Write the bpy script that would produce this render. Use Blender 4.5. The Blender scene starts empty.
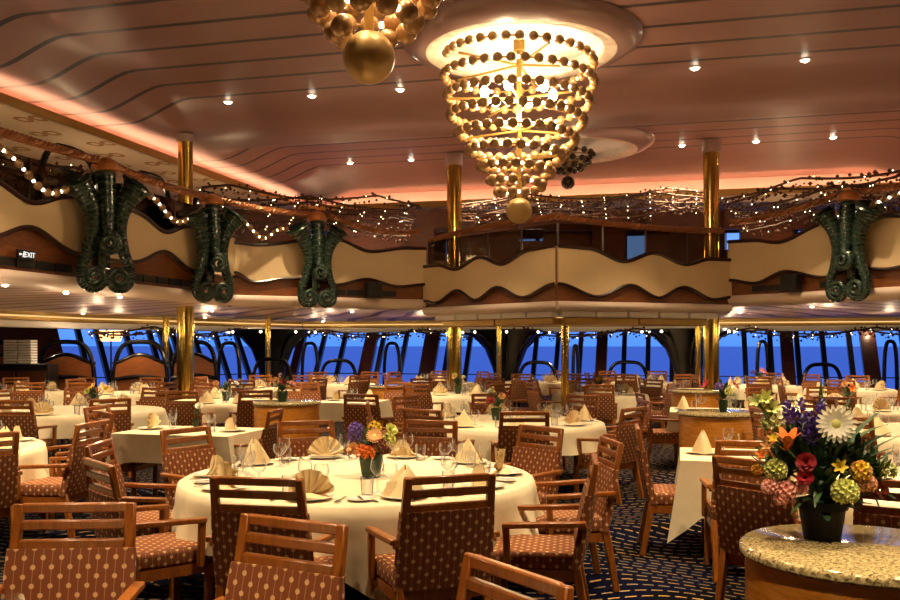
import bpy, bmesh, math, random
from mathutils import Vector, Matrix
random.seed(7)
PI = math.pi
C = bpy.context.scene.collection
R = math.radians

# ---------------------------------------------------------------- camera frame
A = R(14.2); SA, CA = math.sin(A), math.cos(A)
F = 900.0; HZ = 345.0; EYE = 1.63
def cam2w(cx, d, z=0.0):            # lateral / depth metres from the lens -> room coordinates
    return Vector((cx*CA - d*SA, cx*SA + d*CA, z))
def W(px, d, z=0.0):                # bearing px, depth d, height z
    return cam2w((px-450)/F*d, d, z)
def WZ(px, py, d):                  # bearing px, depth d, height from py
    return W(px, d, EYE + (HZ-py)/F*d)
def toX(px, Y):                     # x where bearing px meets the plane y = Y
    u = (px-450)/F; d = Y/(u*SA+CA)
    return d*(u*CA-SA)
def toY(px, X):
    u = (px-450)/F; d = X/(u*CA-SA)
    return d*(u*SA+CA)
def proj(v):
    cx = v[0]*CA + v[1]*SA; d = -v[0]*SA + v[1]*CA
    if d < .05: return None
    return 450+cx/d*F, HZ-(v[2]-EYE)/d*F, d

# ---------------------------------------------------------------- materials
def lin(c):
    return tuple((x/12.92 if x <= .04045 else ((x+.055)/1.055)**2.4) for x in c)
def hexc(h):
    h = h.lstrip('#'); return lin(tuple(int(h[i:i+2], 16)/255 for i in (0, 2, 4)))
class NT:
    def __init__(s, m): s.m = m; s.t = m.node_tree; s.n = s.t.nodes; s.l = s.t.links
    def node(s, typ, **kw):
        n = s.n.new(typ)
        for k, v in kw.items(): setattr(n, k, v)
        return n
    def put(s, sock, v):
        if hasattr(v, 'is_linked') or isinstance(v, bpy.types.NodeSocket): s.l.new(v, sock)
        elif isinstance(v, (tuple, list)) and len(v) == 3 and sock.type == 'RGBA': sock.default_value = (*v, 1)
        else: sock.default_value = v
    def math(s, op, a, b=None, c=None):
        n = s.node('ShaderNodeMath', operation=op); s.put(n.inputs[0], a)
        if b is not None: s.put(n.inputs[1], b)
        if c is not None: s.put(n.inputs[2], c)
        return n.outputs[0]
    def mix(s, f, a, b):
        n = s.node('ShaderNodeMix', data_type='RGBA')
        s.put(n.inputs[0], f); s.put(n.inputs[6], a); s.put(n.inputs[7], b)
        return n.outputs[2]
    def noise(s, vec, scale, detail=2.0, rough=.5):
        n = s.node('ShaderNodeTexNoise'); n.inputs['Scale'].default_value = scale
        n.inputs['Detail'].default_value = detail; n.inputs['Roughness'].default_value = rough
        if vec is not None: s.l.new(vec, n.inputs['Vector'])
        return n.outputs['Fac']
    def coord(s, k='Object'): return s.node('ShaderNodeTexCoord').outputs[k]
    def mapping(s, vec, scale=(1, 1, 1), rot=(0, 0, 0), loc=(0, 0, 0)):
        n = s.node('ShaderNodeMapping'); s.l.new(vec, n.inputs[0])
        n.inputs['Scale'].default_value = scale; n.inputs['Rotation'].default_value = rot; n.inputs['Location'].default_value = loc
        return n.outputs[0]
    def xyz(s, vec):
        n = s.node('ShaderNodeSeparateXYZ'); s.l.new(vec, n.inputs[0]); return n.outputs
    def ramp(s, f, lo, hi):
        n = s.node('ShaderNodeMapRange', interpolation_type='SMOOTHSTEP'); s.put(n.inputs[0], f)
        n.inputs[1].default_value = lo; n.inputs[2].default_value = hi
        return n.outputs[0]
    def bump(s, h, strength=.2, dist=.01):
        n = s.node('ShaderNodeBump'); n.inputs['Strength'].default_value = strength; n.inputs['Distance'].default_value = dist
        s.l.new(h, n.inputs['Height']); s.l.new(n.outputs[0], s.bs.inputs['Normal'])
def mat(name, color=(.5, .5, .5), rough=.5, metal=0.0, emit=None, es=0.0, spec=.5, coat=0.0):
    m = bpy.data.materials.new(name); m.use_nodes = True
    t = NT(m); b = m.node_tree.nodes['Principled BSDF']; t.bs = b; t.bc = b.inputs['Base Color']
    b.inputs['Base Color'].default_value = (*color, 1); b.inputs['Roughness'].default_value = rough
    b.inputs['Metallic'].default_value = metal; b.inputs['Specular IOR Level'].default_value = spec
    if coat: b.inputs['Coat Weight'].default_value = coat
    if emit: b.inputs['Emission Color'].default_value = (*emit, 1); b.inputs['Emission Strength'].default_value = es
    return m, t
M = {}
def simple(key, h, rough=.5, metal=0.0, var=.12, scale=18, **kw):
    c = hexc(h); m, t = mat(key, c, rough, metal, **kw)
    if var:
        f = t.noise(t.coord(), scale, 3)
        t.put(t.bc, t.mix(f, tuple(x*(1-var) for x in c), tuple(min(1, x*(1+var)) for x in c)))
    M[key] = m; return m, t
def wood(key, dark, light, axis=(1, 1, 1), rough=.35, scale=1.0):
    m, t = mat(key, (.3, .1, .03), rough, coat=.15)
    v = t.mapping(t.coord(), tuple(a*scale for a in axis))
    f = t.noise(v, 6, 5, .6); g = t.noise(v, 22, 3)
    f = t.math('ADD', t.math('MULTIPLY', f, .7), t.math('MULTIPLY', g, .3))
    t.put(t.bc, t.mix(t.ramp(f, .3, .7), hexc(dark), hexc(light))); t.bump(g, .05, .002)
    M[key] = m
wood('chair_wood', '#7a4314', '#9c5c20', (8, 8, 1.2), .3)
wood('honey_wood', '#b06c1e', '#d08c36', (1.2, 1.2, 9), .25)
wood('panel_wood', '#5a2f14', '#80491f', (1, 1, 6), .35)
wood('dark_wood', '#3a1a0c', '#59290f', (1, 1, 4), .4)
simple('trim', '#2c120c', .3, var=.1)
m, t = simple('cream_panel', '#cfb68c', .6, var=.06, scale=6)
m, t = simple('lip', '#cdb9aa', .45, var=.05)
simple('granite_base', '#8a7f5a', .12)
m, t = mat('granite', (.5, .5, .4), .1); M['granite'] = m
f = t.noise(t.coord(), 70, 5, .75); g = t.noise(t.coord(), 26, 4, .7)
c1 = t.mix(t.ramp(f, .36, .62), hexc('#463c22'), hexc('#b9a878'))
c1 = t.mix(t.ramp(g, .58, .7), c1, hexc('#6d5e3a')); t.put(t.bc, c1)
# chair fabric: dots strung on thin vertical lines
m, t = mat('fabric', (.3, .1, .05), .85); M['fabric'] = m
uv = t.xyz(t.coord('UV'))
cu = t.math('DIVIDE', uv[0], .036); iu = t.math('FLOOR', cu); fu = t.math('SUBTRACT', t.math('SUBTRACT', cu, iu), .5)
cv = t.math('ADD', t.math('DIVIDE', uv[1], .072), t.math('MULTIPLY', t.math('MODULO', iu, 2.0), .5))
fv = t.math('SUBTRACT', t.math('FRACT', cv), .5)
dx = t.math('MULTIPLY', fu, .036); dy = t.math('MULTIPLY', fv, .072)
dd = t.math('SQRT', t.math('ADD', t.math('MULTIPLY', dx, dx), t.math('MULTIPLY', dy, dy)))
dot = t.math('SUBTRACT', 1.0, t.ramp(dd, .0085, .0115))
ln = t.math('MULTIPLY', t.math('LESS_THAN', t.math('ABSOLUTE', dx), .0014), .45)
fac = t.math('MAXIMUM', dot, ln)
base = t.mix(t.noise(t.coord('UV'), 300, 2), hexc('#6a3616'), hexc('#83471d'))
t.put(t.bc, t.mix(fac, base, hexc('#cda572'))); t.bump(fac, .15, .002)
# tablecloth
m, t = mat('cloth', hexc('#e6d9b4'), .75); M['cloth'] = m
f = t.noise(t.coord(), 9, 3); t.put(t.bc, t.mix(f, hexc('#ddcfa6'), hexc('#efe4c4'))); t.bump(t.noise(t.coord(), 5, 2), .25, .03)
m, t = simple('napkin', '#ead3a0', .75, var=.06, scale=30)
simple('china', '#efe8d8', .2, var=.03)
simple('silver', '#c9c4b8', .2, 1.0, var=.05)
m, t = mat('brass', hexc('#c89a3a'), .16, 1.0); M['brass'] = m
f = t.noise(t.mapping(t.coord(), (9, 9, .6)), 5, 3); t.put(t.bc, t.mix(f, hexc('#b08a30'), hexc('#e6c86a')))
simple('gold', '#b08c48', .35, .6, var=.1)
simple('bead_gold', '#a88358', .25, .25, var=.14, scale=25)
simple('ball_gold', '#b09058', .35, .25, var=.1)
simple('bead_dark', '#3c2d22', .2, .5)
simple('copper', '#c07a42', .38, .5, var=.25, scale=60)
simple('garland', '#4a2d18', .7, 0, var=.25, scale=40)
simple('rope', '#8a5228', .45, .3, var=.25, scale=40)
simple('horn_ring', '#2a3b31', .3, .3, var=.2)
m, t = mat('horn', hexc('#16221b'), .25, .3, coat=.3); M['horn'] = m
f = t.noise(t.coord(), 14, 4); t.put(t.bc, t.mix(f, hexc('#0b1310'), hexc('#2c4032')))
simple('black', '#0d0d0e', .35, var=.1)
simple('black_tube', '#0b0b10', .22, .3, var=0)
simple('plastic_pot', '#080707', .45, var=.1, spec=.25)
simple('white', '#e8e4dc', .5, var=.03)
simple('collar', '#a88f86', .5)
simple('mullion', '#171620', .4, var=.05)
simple('pearl', '#9c7a52', .25, .3, var=.1)
simple('leaf', '#35542a', .5, var=.35, scale=30)
simple('leaf_dark', '#1f3a1d', .5, var=.35, scale=30)
simple('stem', '#4a6b2d', .55, var=.2)
for k, h in dict(petal_white='#f4efd9', petal_yellow='#e6c83a', petal_lime='#d5d878', petal_purple='#5a3f94', petal_violet='#7c62b8', petal_red='#8e1a22',
                 petal_pink='#eeb0a2', petal_orange='#e07a26', petal_green='#c0c878', petal_peach='#d8a468', petal_crimson='#b02232', petal_rust='#7c2f1c').items():
    simple(k, h, .6, var=.14, scale=40)
def emis(key, color, s):
    m = bpy.data.materials.new(key); m.use_nodes = True; n = m.node_tree.nodes; n.clear()
    e = n.new('ShaderNodeEmission'); e.inputs[0].default_value = (*color, 1); e.inputs[1].default_value = s
    o = n.new('ShaderNodeOutputMaterial'); m.node_tree.links.new(e.outputs[0], o.inputs[0]); M[key] = m
emis('bulb', (1, .78, .45), 38); emis('lens', (1, .84, .6), 40); emis('tiny', (1, .8, .5), 9)
emis('cove', (1, .47, .27), 44); emis('amber', (1, .6, .22), 1.1); emis('cove_far', (1, .5, .3), 42); emis('sign_lit', (1, .95, .85), 1.2); emis('lamp_shade', (1, .55, .2), 3.0)
def thin_glass(key, tint, refl, edge_sheen=0):
    m = bpy.data.materials.new(key); m.use_nodes = True; n = m.node_tree.nodes; l = m.node_tree.links; n.clear()
    tr = n.new('ShaderNodeBsdfTransparent'); tr.inputs[0].default_value = (*tint, 1)
    g = n.new('ShaderNodeBsdfGlossy'); g.inputs['Roughness'].default_value = .03
    lw = n.new('ShaderNodeLayerWeight'); lw.inputs[0].default_value = refl
    mx = n.new('ShaderNodeMixShader'); l.new(lw.outputs['Fresnel'], mx.inputs[0]); l.new(tr.outputs[0], mx.inputs[1]); l.new(g.outputs[0], mx.inputs[2])
    o = n.new('ShaderNodeOutputMaterial'); l.new(mx.outputs[0], o.inputs[0]); M[key] = m
    if edge_sheen:                                       # pale diffuse edges painted in for the bright outlines of lit glass
        df = n.new('ShaderNodeBsdfDiffuse'); df.inputs[0].default_value = (.9, .88, .85, 1); m2 = n.new('ShaderNodeMixShader')
        mm = n.new('ShaderNodeMath'); mm.operation = 'MULTIPLY'; mm.inputs[1].default_value = edge_sheen
        l2 = n.new('ShaderNodeLayerWeight'); l2.inputs[0].default_value = .35; l.new(l2.outputs['Facing'], mm.inputs[0]); l.new(mm.outputs[0], m2.inputs[0])
        l.new(mx.outputs[0], m2.inputs[1]); l.new(df.outputs[0], m2.inputs[2]); l.new(m2.outputs[0], o.inputs[0])
thin_glass('glass', (.95, .95, .95), .1, .55); thin_glass('pane', (.9, .93, .97), .05); thin_glass('smoked', (.55, .5, .42), .2)
# carpet: navy with wavy dashed tan lines
m, t = mat('carpet', (.02, .02, .06), 1.0, spec=.05); M['carpet'] = m
p = t.xyz(t.coord()); 
wv = t.math('MULTIPLY', t.math('SINE', t.math('ADD', t.math('MULTIPLY', p[0], 3.1), t.math('MULTIPLY', t.math('SINE', t.math('MULTIPLY', p[1], 1.9)), 1.6))), .2)
cy = t.math('DIVIDE', t.math('ADD', p[1], wv), .125); iy = t.math('FLOOR', cy); fy = t.math('ABSOLUTE', t.math('SUBTRACT', t.math('FRACT', cy), .5))
dash = t.math('LESS_THAN', t.math('FRACT', t.math('ADD', t.math('DIVIDE', p[0], .105), t.math('MULTIPLY', t.math('SINE', t.math('MULTIPLY', iy, 5.3)), 3.0))), .7)
line = t.math('MULTIPLY', t.math('LESS_THAN', fy, .085), dash)
tone = t.mix(t.math('FRACT', t.math('MULTIPLY', iy, .37)), hexc('#a07c48'), hexc('#6a645c'))
base = t.mix(t.ramp(t.noise(t.coord(), 1.3, 2), .45, .6), hexc('#03051a'), hexc('#04040a'))
t.put(t.bc, t.mix(line, base, tone)); t.bump(t.noise(t.coord(), 240, 2), .3, .004)
# main ceiling with dark seams across the room
m, t = mat('ceiling_main', (.3, .15, .12), .45, coat=.08); M['ceiling_main'] = m; t.bs.inputs['Coat Roughness'].default_value = .22
p = t.xyz(t.coord()); y = p[1]
g1 = t.math('LESS_THAN', t.math('ABSOLUTE', t.math('SUBTRACT', t.math('FRACT', t.math('DIVIDE', t.math('SUBTRACT', y, 9.505), .75)), .5)), .062)
g1 = t.math('MULTIPLY', g1, t.math('LESS_THAN', y, 13.1))
g2 = t.math('LESS_THAN', t.math('ABSOLUTE', t.math('SUBTRACT', t.math('FRACT', t.math('DIVIDE', t.math('SUBTRACT', y, 15.54), .64)), .5)), .06)
g2 = t.math('MULTIPLY', g2, t.math('MULTIPLY', t.math('GREATER_THAN', y, 15.7), t.math('LESS_THAN', y, 18.5)))
f = t.noise(t.mapping(t.coord(), (.4, 1.4, 1)), 2, 4)
t.put(t.bc, t.mix(t.math('MAXIMUM', g1, g2), t.mix(f, hexc('#7a554c'), hexc('#8c655a')), hexc('#1a0905')))
# balcony soffit: pale mauve with a fan of dark seams
m, t = mat('soffit', (.5, .4, .4), .4); M['soffit'] = m
p = t.xyz(t.coord())
an = t.math('ARCTAN2', t.math('SUBTRACT', p[1], 9.5), t.math('ADD', p[0], 1.86))
rr = t.math('SQRT', t.math('ADD', t.math('POWER', t.math('ADD', p[0], 1.86), 2.0), t.math('POWER', t.math('SUBTRACT', p[1], 9.5), 2.0)))
an = t.math('ADD', an, t.math('MULTIPLY', t.math('SINE', t.math('MULTIPLY', rr, 1.3)), .007))
ff = t.math('ABSOLUTE', t.math('SUBTRACT', t.math('FRACT', t.math('MULTIPLY', an, 14.0)), .5))
t.put(t.bc, t.mix(t.math('LESS_THAN', ff, .12), hexc('#c4a8a0'), hexc('#5a2c1c')))
# upper balcony ceiling: cream with gilt bow motifs
m, t = mat('upper_ceiling', (.5, .4, .3), .6); M['upper_ceiling'] = m
p = t.xyz(t.coord())
cx_ = t.math('DIVIDE', p[0], .85); cy_ = t.math('DIVIDE', p[1], .85)
row = t.math('MULTIPLY', t.math('MODULO', t.math('FLOOR', cy_), 2.0), .5)
fx = t.math('SUBTRACT', t.math('FRACT', t.math('ADD', cx_, row)), .5); fy = t.math('SUBTRACT', t.math('FRACT', cy_), .5)
e1 = t.math('ADD', t.math('POWER', t.math('DIVIDE', t.math('SUBTRACT', t.math('ABSOLUTE', fx), .15), .15), 2.0), t.math('POWER', t.math('DIVIDE', fy, .2), 2.0))
mk = t.math('MULTIPLY', t.math('LESS_THAN', e1, 1.0), t.math('GREATER_THAN', e1, .22))
t.put(t.bc, t.mix(mk, hexc('#c4b08c'), hexc('#8a5f1f')))
# sea
m, t = mat('sea', hexc('#1a58c8'), .35); M['sea'] = m
t.put(t.bc, t.mix(t.noise(t.mapping(t.coord(), (.002, .02, 1)), 1, 3), hexc('#123fa8'), hexc('#1c58c4')))
# chandelier dish rim
m, t = mat('alabaster', (.8, .7, .6), .35); M['alabaster'] = m
t.put(t.bc, t.mix(t.ramp(t.noise(t.coord(), 7, 5, .7), .4, .6), hexc('#e8cdb4'), hexc('#f4e6d4')))

# ---------------------------------------------------------------- mesh helpers
class MB:
    def __init__(s): s.v = []; s.f = []; s.uv = {}; s.mi = []
    def add(s, vs, fs, mi=0):
        o = len(s.v); s.v += [Vector(v) for v in vs]
        for f in fs: s.f.append([i+o for i in f]); s.mi.append(mi)
    def box(s, c, size, mtx=None, mi=0):
        x, y, z = (k/2 for k in size)
        vs = [Vector((sx*x, sy*y, sz*z)) for sz in (-1, 1) for sy in (-1, 1) for sx in (-1, 1)]
        if mtx: vs = [mtx @ v for v in vs]
        c = Vector(c)
        s.add([v+c for v in vs], [(0, 2, 3, 1), (4, 5, 7, 6), (0, 1, 5, 4), (2, 6, 7, 3), (0, 4, 6, 2), (1, 3, 7, 5)], mi)
        return s
    def bar(s, p, q, w, h, up=(0, 0, 1), mi=0):
        p, q, up = Vector(p), Vector(q), Vector(up); d = q-p; L = d.length; d.normalize()
        sd = d.cross(up)
        if sd.length < 1e-4: sd = d.cross(Vector((1, 0, 0)))
        sd.normalize(); u = sd.cross(d)
        s.box((p+q)/2, (L, w, h), Matrix((d, sd, u)).transposed(), mi); return s
    def prism(s, poly, z0, z1, mi=0):
        n = len(poly)
        vs = [(x, y, z0) for x, y in poly]+[(x, y, z1) for x, y in poly]
        fs = [list(range(n))[::-1], list(range(n, 2*n))]+[(i, (i+1) % n, (i+1) % n+n, i+n) for i in range(n)]
        s.add(vs, fs, mi); return s
    def lathe(s, prof, seg=24, c=(0, 0, 0), mi=0, cap=True, mtx=None):
        vs = []; fs = []; n = len(prof); c = Vector(c)
        for r, z in prof:
            for k in range(seg):
                a = 2*PI*k/seg; v = Vector((r*math.cos(a), r*math.sin(a), z))
                vs.append((mtx @ v if mtx else v)+c)
        for i in range(n-1):
            for k in range(seg):
                k2 = (k+1) % seg; fs.append((i*seg+k, i*seg+k2, (i+1)*seg+k2, (i+1)*seg+k))
        if cap:
            if prof[0][0] > 1e-5: fs.append(list(range(seg))[::-1])
            if prof[-1][0] > 1e-5: fs.append([(n-1)*seg+k for k in range(seg)])
        s.add(vs, fs, mi); return s
    def cyl(s, c, r, z0, z1, seg=20, mi=0): return s.lathe([(r, z0), (r, z1)], seg, c, mi)
    def sphere(s, c, r, seg=12, rings=8, mi=0, sc=(1, 1, 1)):
        prof = [(max(1e-6, r*math.sin(PI*i/rings)), -r*math.cos(PI*i/rings)) for i in range(rings+1)]
        return s.lathe(prof, seg, c, mi, False, Matrix.Diagonal(sc))
    def octa(s, c, r, mi=0):
        c = Vector(c); vs = [c+Vector(v)*r for v in ((1, 0, 0), (-1, 0, 0), (0, 1, 0), (0, -1, 0), (0, 0, 1), (0, 0, -1))]
        s.add(vs, [(0, 2, 4), (2, 1, 4), (1, 3, 4), (3, 0, 4), (2, 0, 5), (1, 2, 5), (3, 1, 5), (0, 3, 5)], mi); return s
    def tube(s, pts, rad, seg=8, mi=0, cap=True, closed=False):
        pts = [Vector(p) for p in pts]; n = len(pts)
        rr = rad if isinstance(rad, (list, tuple)) else [rad]*n
        vs = []; fs = []; prev = None
        for i, p in enumerate(pts):
            if closed: d = pts[(i+1) % n]-pts[i-1]
            else: d = pts[min(i+1, n-1)]-pts[max(i-1, 0)]
            d.normalize()
            if prev is None:
                a = Vector((0, 0, 1)) if abs(d.z) < .9 else Vector((1, 0, 0)); u = d.cross(a).normalized()
            else:
                u = prev-d*prev.dot(d)
                if u.length < 1e-5: u = d.orthogonal()
                u.normalize()
            prev = u; w = d.cross(u)
            for k in range(seg):
                a = 2*PI*k/seg; vs.append(p+(u*math.cos(a)+w*math.sin(a))*rr[i])
        m = n if closed else n-1
        for i in range(m):
            j = (i+1) % n
            for k in range(seg): k2 = (k+1) % seg; fs.append((i*seg+k, i*seg+k2, j*seg+k2, j*seg+k))
        if cap and not closed: fs.append(list(range(seg))[::-1]); fs.append([(n-1)*seg+k for k in range(seg)])
        s.add(vs, fs, mi); return s
    def build(s, name, m, parent=None, smooth=True, bevel=0.0, bseg=2, boxuv=False, ang=40, recalc=True):
        me = bpy.data.meshes.new(name); me.from_pydata([tuple(v) for v in s.v], [], s.f)
        ms = m if isinstance(m, (list, tuple)) else [m]
        for k in ms: me.materials.append(M[k])
        for p, i in zip(me.polygons, s.mi): p.material_index = i
        bm = bmesh.new(); bm.from_mesh(me)
        if recalc: bmesh.ops.recalc_face_normals(bm, faces=bm.faces)
        if bevel:
            es = [e for e in bm.edges if len(e.link_faces) == 2 and e.calc_face_angle(0) > R(35)]
            bmesh.ops.bevel(bm, geom=es, offset=bevel, segments=bseg, profile=.5, affect='EDGES', clamp_overlap=True)
        if boxuv:
            ul = bm.loops.layers.uv.new('UVMap')
            for f in bm.faces:
                n = f.normal; a = max(range(3), key=lambda i: abs(n[i]))
                for l in f.loops:
                    x, y, z = l.vert.co
                    l[ul].uv = (y+2, z+2) if a == 0 else ((x+2, z+2) if a == 1 else (x+2, y+2))
        bm.to_mesh(me); bm.free()
        if smooth:
            for p in me.polygons: p.use_smooth = True
            me.set_sharp_from_angle(angle=R(ang))
        o = bpy.data.objects.new(name, me); C.objects.link(o)
        if parent: o.parent = parent
        return o
def tag(o, label=None, cat=None, group=None, kind=None):
    if label: o['label'] = label
    if cat: o['category'] = cat
    if group: o['group'] = group
    if kind: o['kind'] = kind
    return o
def thing(name, label, cat, loc=(0, 0, 0), rz=0.0, group=None, kind=None):
    o = bpy.data.objects.new(name, None); C.objects.link(o); o.location = loc; o.rotation_euler = (0, 0, rz)
    o.empty_display_size = .1
    return tag(o, label, cat, group, kind)
def dup(root, loc, rz, label, group=None):
    r = root.copy(); C.objects.link(r); r.location = loc; r.rotation_euler = (0, 0, rz); r['label'] = label
    if group: r['group'] = group
    for ch in list(root.children):
        c = ch.copy(); C.objects.link(c); c.parent = r
        for g in list(ch.children):
            e = g.copy(); C.objects.link(e); e.parent = c
    return r
class Proto:                                   # first use moves the original, later uses copy it
    def __init__(s, make): s.make = make; s.root = None
    def put(s, loc, rz, label, group):
        if s.root is None:
            s.root = s.make(); s.root.location = loc; s.root.rotation_euler = (0, 0, rz); s.root['label'] = label; s.root['group'] = group
            return s.root
        return dup(s.root, loc, rz, label, group)
def struct(o): o['kind'] = 'structure'; return o
def frange(a, b, n): return [a+(b-a)*i/(n-1) for i in range(n)]
def seen(v, m=6):
    q = proj(v)
    return q is not None and -m < q[0] < 900+m and -m < q[1] < 600+m
def smooth(a, b, x):
    k = max(0, min(1, (x-a)/(b-a))); return k*k*(3-2*k)

# ---------------------------------------------------------------- room plan
XL, XR, YC, XE0, XE1, YE = -7.3, 3.59, 13.87, -4.58, .87, 16.2     # balcony edge
XM = -1.86
UP0, UPC = 2.50, 5.0                                                # upper floor and upper ceiling
LCZ = 2.29                                                          # lower ceiling
WALL = [(-13.6, -4.5), (-13.6, 17.5), (-11.3, 25.0), (10.2, 25.0), (10.2, -4.5)]

struct(MB().box((-2.9, 10.3, -.05), (26.6, 30, .1)).build('floor', 'carpet', smooth=False))

# main ceiling surface
def zc(x, y):
    S = smooth(-8.65, -7.5, x)*(1-smooth(3.75, 4.9, x))
    T = 1-smooth(13.2, 14.3, y)+smooth(15.0, 15.8, y)-.4*smooth(18.5, 21.0, y)
    return 5.22+.34*S*T
xs = frange(-9.7, 6.0, 110); ys = frange(-4.5, 21.48, 130)
mb = MB()
mb.add([(x, y, zc(x, y)) for y in ys for x in xs], [(j*110+i, j*110+i+1, (j+1)*110+i+1, (j+1)*110+i) for j in range(129) for i in range(109)])
struct(mb.build('ceiling', 'ceiling_main', recalc=False))
# upper-balcony ceiling ring with the cove lip
OX0, OX1, OY = -9.0, 5.28, 21.0
mb = MB()
mb.prism([(-16.1, -4.5), (OX0, -4.5), (OX0, 27), (-16.1, 27)], UPC, UPC+.015)
mb.prism([(OX0, OY), (OX1, OY), (OX1, 27), (OX0, 27)], UPC, UPC+.015)
mb.prism([(OX1, -4.5), (10.2, -4.5), (10.2, 27), (OX1, 27)], UPC, UPC+.015)
struct(mb.build('ceiling_upper', 'upper_ceiling', smooth=False))
mb = MB()
mb.box((OX0, 8.4, UPC+.02), (.06, 25.8, .13)); mb.box(((OX0+OX1)/2, OY, UPC+.035), (OX1-OX0, .06, .15)); mb.box((OX1, 8.4, UPC+.02), (.06, 25.8, .13))
struct(mb.build('trim_cove_lip', 'gold', smooth=False))
mb = MB()                                       # cove back wall
mb.box((-9.95, 8, 5.3), (.04, 26, .6)); mb.box((-1.8, 21.46, 5.25), (17, .04, .5)); mb.box((6.2, 8, 5.3), (.04, 26, .6))
mb.box((-1.8, 8.4, 5.95), (17, 26.5, .04))
struct(mb.build('wall_cove', 'lip', smooth=False))
def led(name, p, q, label):
    o = MB().bar(p, q, .03, .03).build(name, 'cove', smooth=False); tag(o, label, 'strip light', 'cove strip lights')
led('cove_light', (OX0-.25, -4, 5.032), (OX0-.25, 20.9, 5.032), 'glowing strip light hidden in the left ceiling cove')
led('cove_light', (OX0+.3, OY+.10, 5.032), (OX1-.2, OY+.10, 5.032), 'glowing strip light hidden in the far ceiling cove')
C.objects[-1].data.materials[0] = M['cove_far']
led('cove_light', (OX1+.25, -4, 5.032), (OX1+.25, 20.9, 5.032), 'glowing strip light hidden in the right ceiling cove')

# slab between the decks
def edge_in(): return [(XL, -4.5), (XL, YC), (XE0, YE), (XE1, YE), (XR, YC), (XR, -4.5)]
pl = [(-16.1, -4.5), (XL-.12, -4.5), (XL-.12, YC+.05), (XE0-.06, YE+.12), (XE1+.06, YE+.12), (XR+.12, YC+.05), (XR+.12, -4.5), (10.2, -4.5), (10.2, 26.6), (-16.1, 26.6)]
mb = MB()
mb.prism([pl[0], pl[1], pl[2], (-16.1, YC+.05)], LCZ, UP0); mb.prism([(-16.1, YC+.05), pl[2], pl[3], (XE0-.06, 26.6), (-16.1, 26.6)], LCZ, UP0)
mb.prism([pl[3], pl[4], (XE1+.06, 26.6), (XE0-.06, 26.6)], LCZ, UP0); mb.prism([pl[4], pl[5], (10.2, YC+.05), (10.2, 26.6), (XE1+.06, 26.6)], LCZ, UP0)
mb.prism([pl[6], pl[7], (10.2, YC+.05), pl[5]], LCZ, UP0)
struct(mb.build('ceiling_lower', 'soffit', smooth=False))
# gilt cornice under the soffit, in front of the window walls
cor = [(-12.5, -4), (-12.5, 17.0), (-10.5, 24.0), (9.4, 24.0), (9.4, -4)]
mb = MB()
for p, q in zip(cor, cor[1:]): mb.bar((*p, 2.215), (*q, 2.215), .12, .19)
struct(mb.build('trim_cornice', 'gold', smooth=False, bevel=.02))
mb = MB()
for p, q in zip(cor, cor[1:]):
    mb.bar((*p, 2.045), (*q, 2.045), .2, .14)
struct(mb.build('trim_pelmet', 'white', smooth=False, bevel=.03))

# outer walls
struct(MB().box((-16.05, 6.5, 2.6), (.1, 22, 5.2)).build('wall_left', 'dark_wood', smooth=False))
struct(MB().box((10.25, 10.2, 2.6), (.1, 29.5, 5.2)).build('wall_right', 'dark_wood', smooth=False))
struct(MB().box((-2.9, -4.55, 2.9), (26.4, .1, 5.8)).build('wall_front', 'dark_wood', smooth=False))
def window_wall(name, P0, P1, pillars, panes, n_out):
    """P0-P1 base line; pillars = list of (s0,s1); panes = window strips (s0,s1,[mullions])"""
    P0 = Vector((*P0, 0)); P1 = Vector((*P1, 0)); dr = (P1-P0).normalized(); L = (P1-P0).length; n = Vector((*n_out, 0))
    zs0, zs1, tilt = .42, 2.08, 1.05
    def pt(s, k): return P0+dr*s+n*(tilt*k)+Vector((0, 0, zs0+(zs1-zs0)*k))
    mb = MB()
    mb.bar(P0+Vector((0, 0, .2)), P1+Vector((0, 0, .2)), .12, .44)
    mb.bar(P0+n*1.05+Vector((0, 0, 2.75)), P1+n*1.05+Vector((0, 0, 2.75)), .12, 1.35)
    mb.bar(P0+n*1.05+Vector((0, 0, 4.93)), P1+n*1.05+Vector((0, 0, 4.93)), .12, .4)
    for a, b in pillars:
        mb.bar(pt((a+b)/2, 0), pt((a+b)/2, 1), b-a, .14, up=n)
        mb.bar(pt((a+b)/2, 1)+Vector((0, 0, .6)), pt((a+b)/2, 1)+Vector((0, 0, 2.8)), b-a+.3, .14, up=n)
    w = struct(mb.build(name, 'dark_wood', smooth=False))
    global wn
    for a, b, mu in panes:
        wn += 1
        g = MB(); g.add([pt(a, 0), pt(b, 0), pt(b, 1), pt(a, 1)], [(0, 1, 2, 3)])
        o = struct(g.build('window_%d' % wn, 'pane', smooth=False))
        fr = MB(); fr.bar(pt(a, 0), pt(b, 0), .07, .07); fr.bar(pt(a, 1), pt(b, 1), .07, .07); fr.bar(pt(a, .22), pt(b, .22), .03, .03)
        fr.build('window_frame', 'mullion', o, smooth=False)
        for s_ in mu: MB().bar(pt(s_, 0), pt(s_, 1), .13, .12, up=n).build('mullion', 'mullion', o, smooth=False)
        up = [pt(a, 1)+Vector((0, 0, 1.4)), pt(b, 1)+Vector((0, 0, 1.4)), pt(b, 1)+Vector((0, 0, 2.7)), pt(a, 1)+Vector((0, 0, 2.7))]
        wn += 1
        g = MB(); g.add(up, [(0, 1, 2, 3)]); o = struct(g.build('window_%d' % wn, 'pane', smooth=False))
        for s_ in mu: MB().bar(pt(s_, 1)+Vector((0, 0, 1.4)), pt(s_, 1)+Vector((0, 0, 2.7)), .12, .1, up=n).build('mullion', 'mullion', o, smooth=False)
    return w
wn = 0
YB = 25.0; YG = 25.55
def sb(px): return toX(px, YG)+11.3
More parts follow.
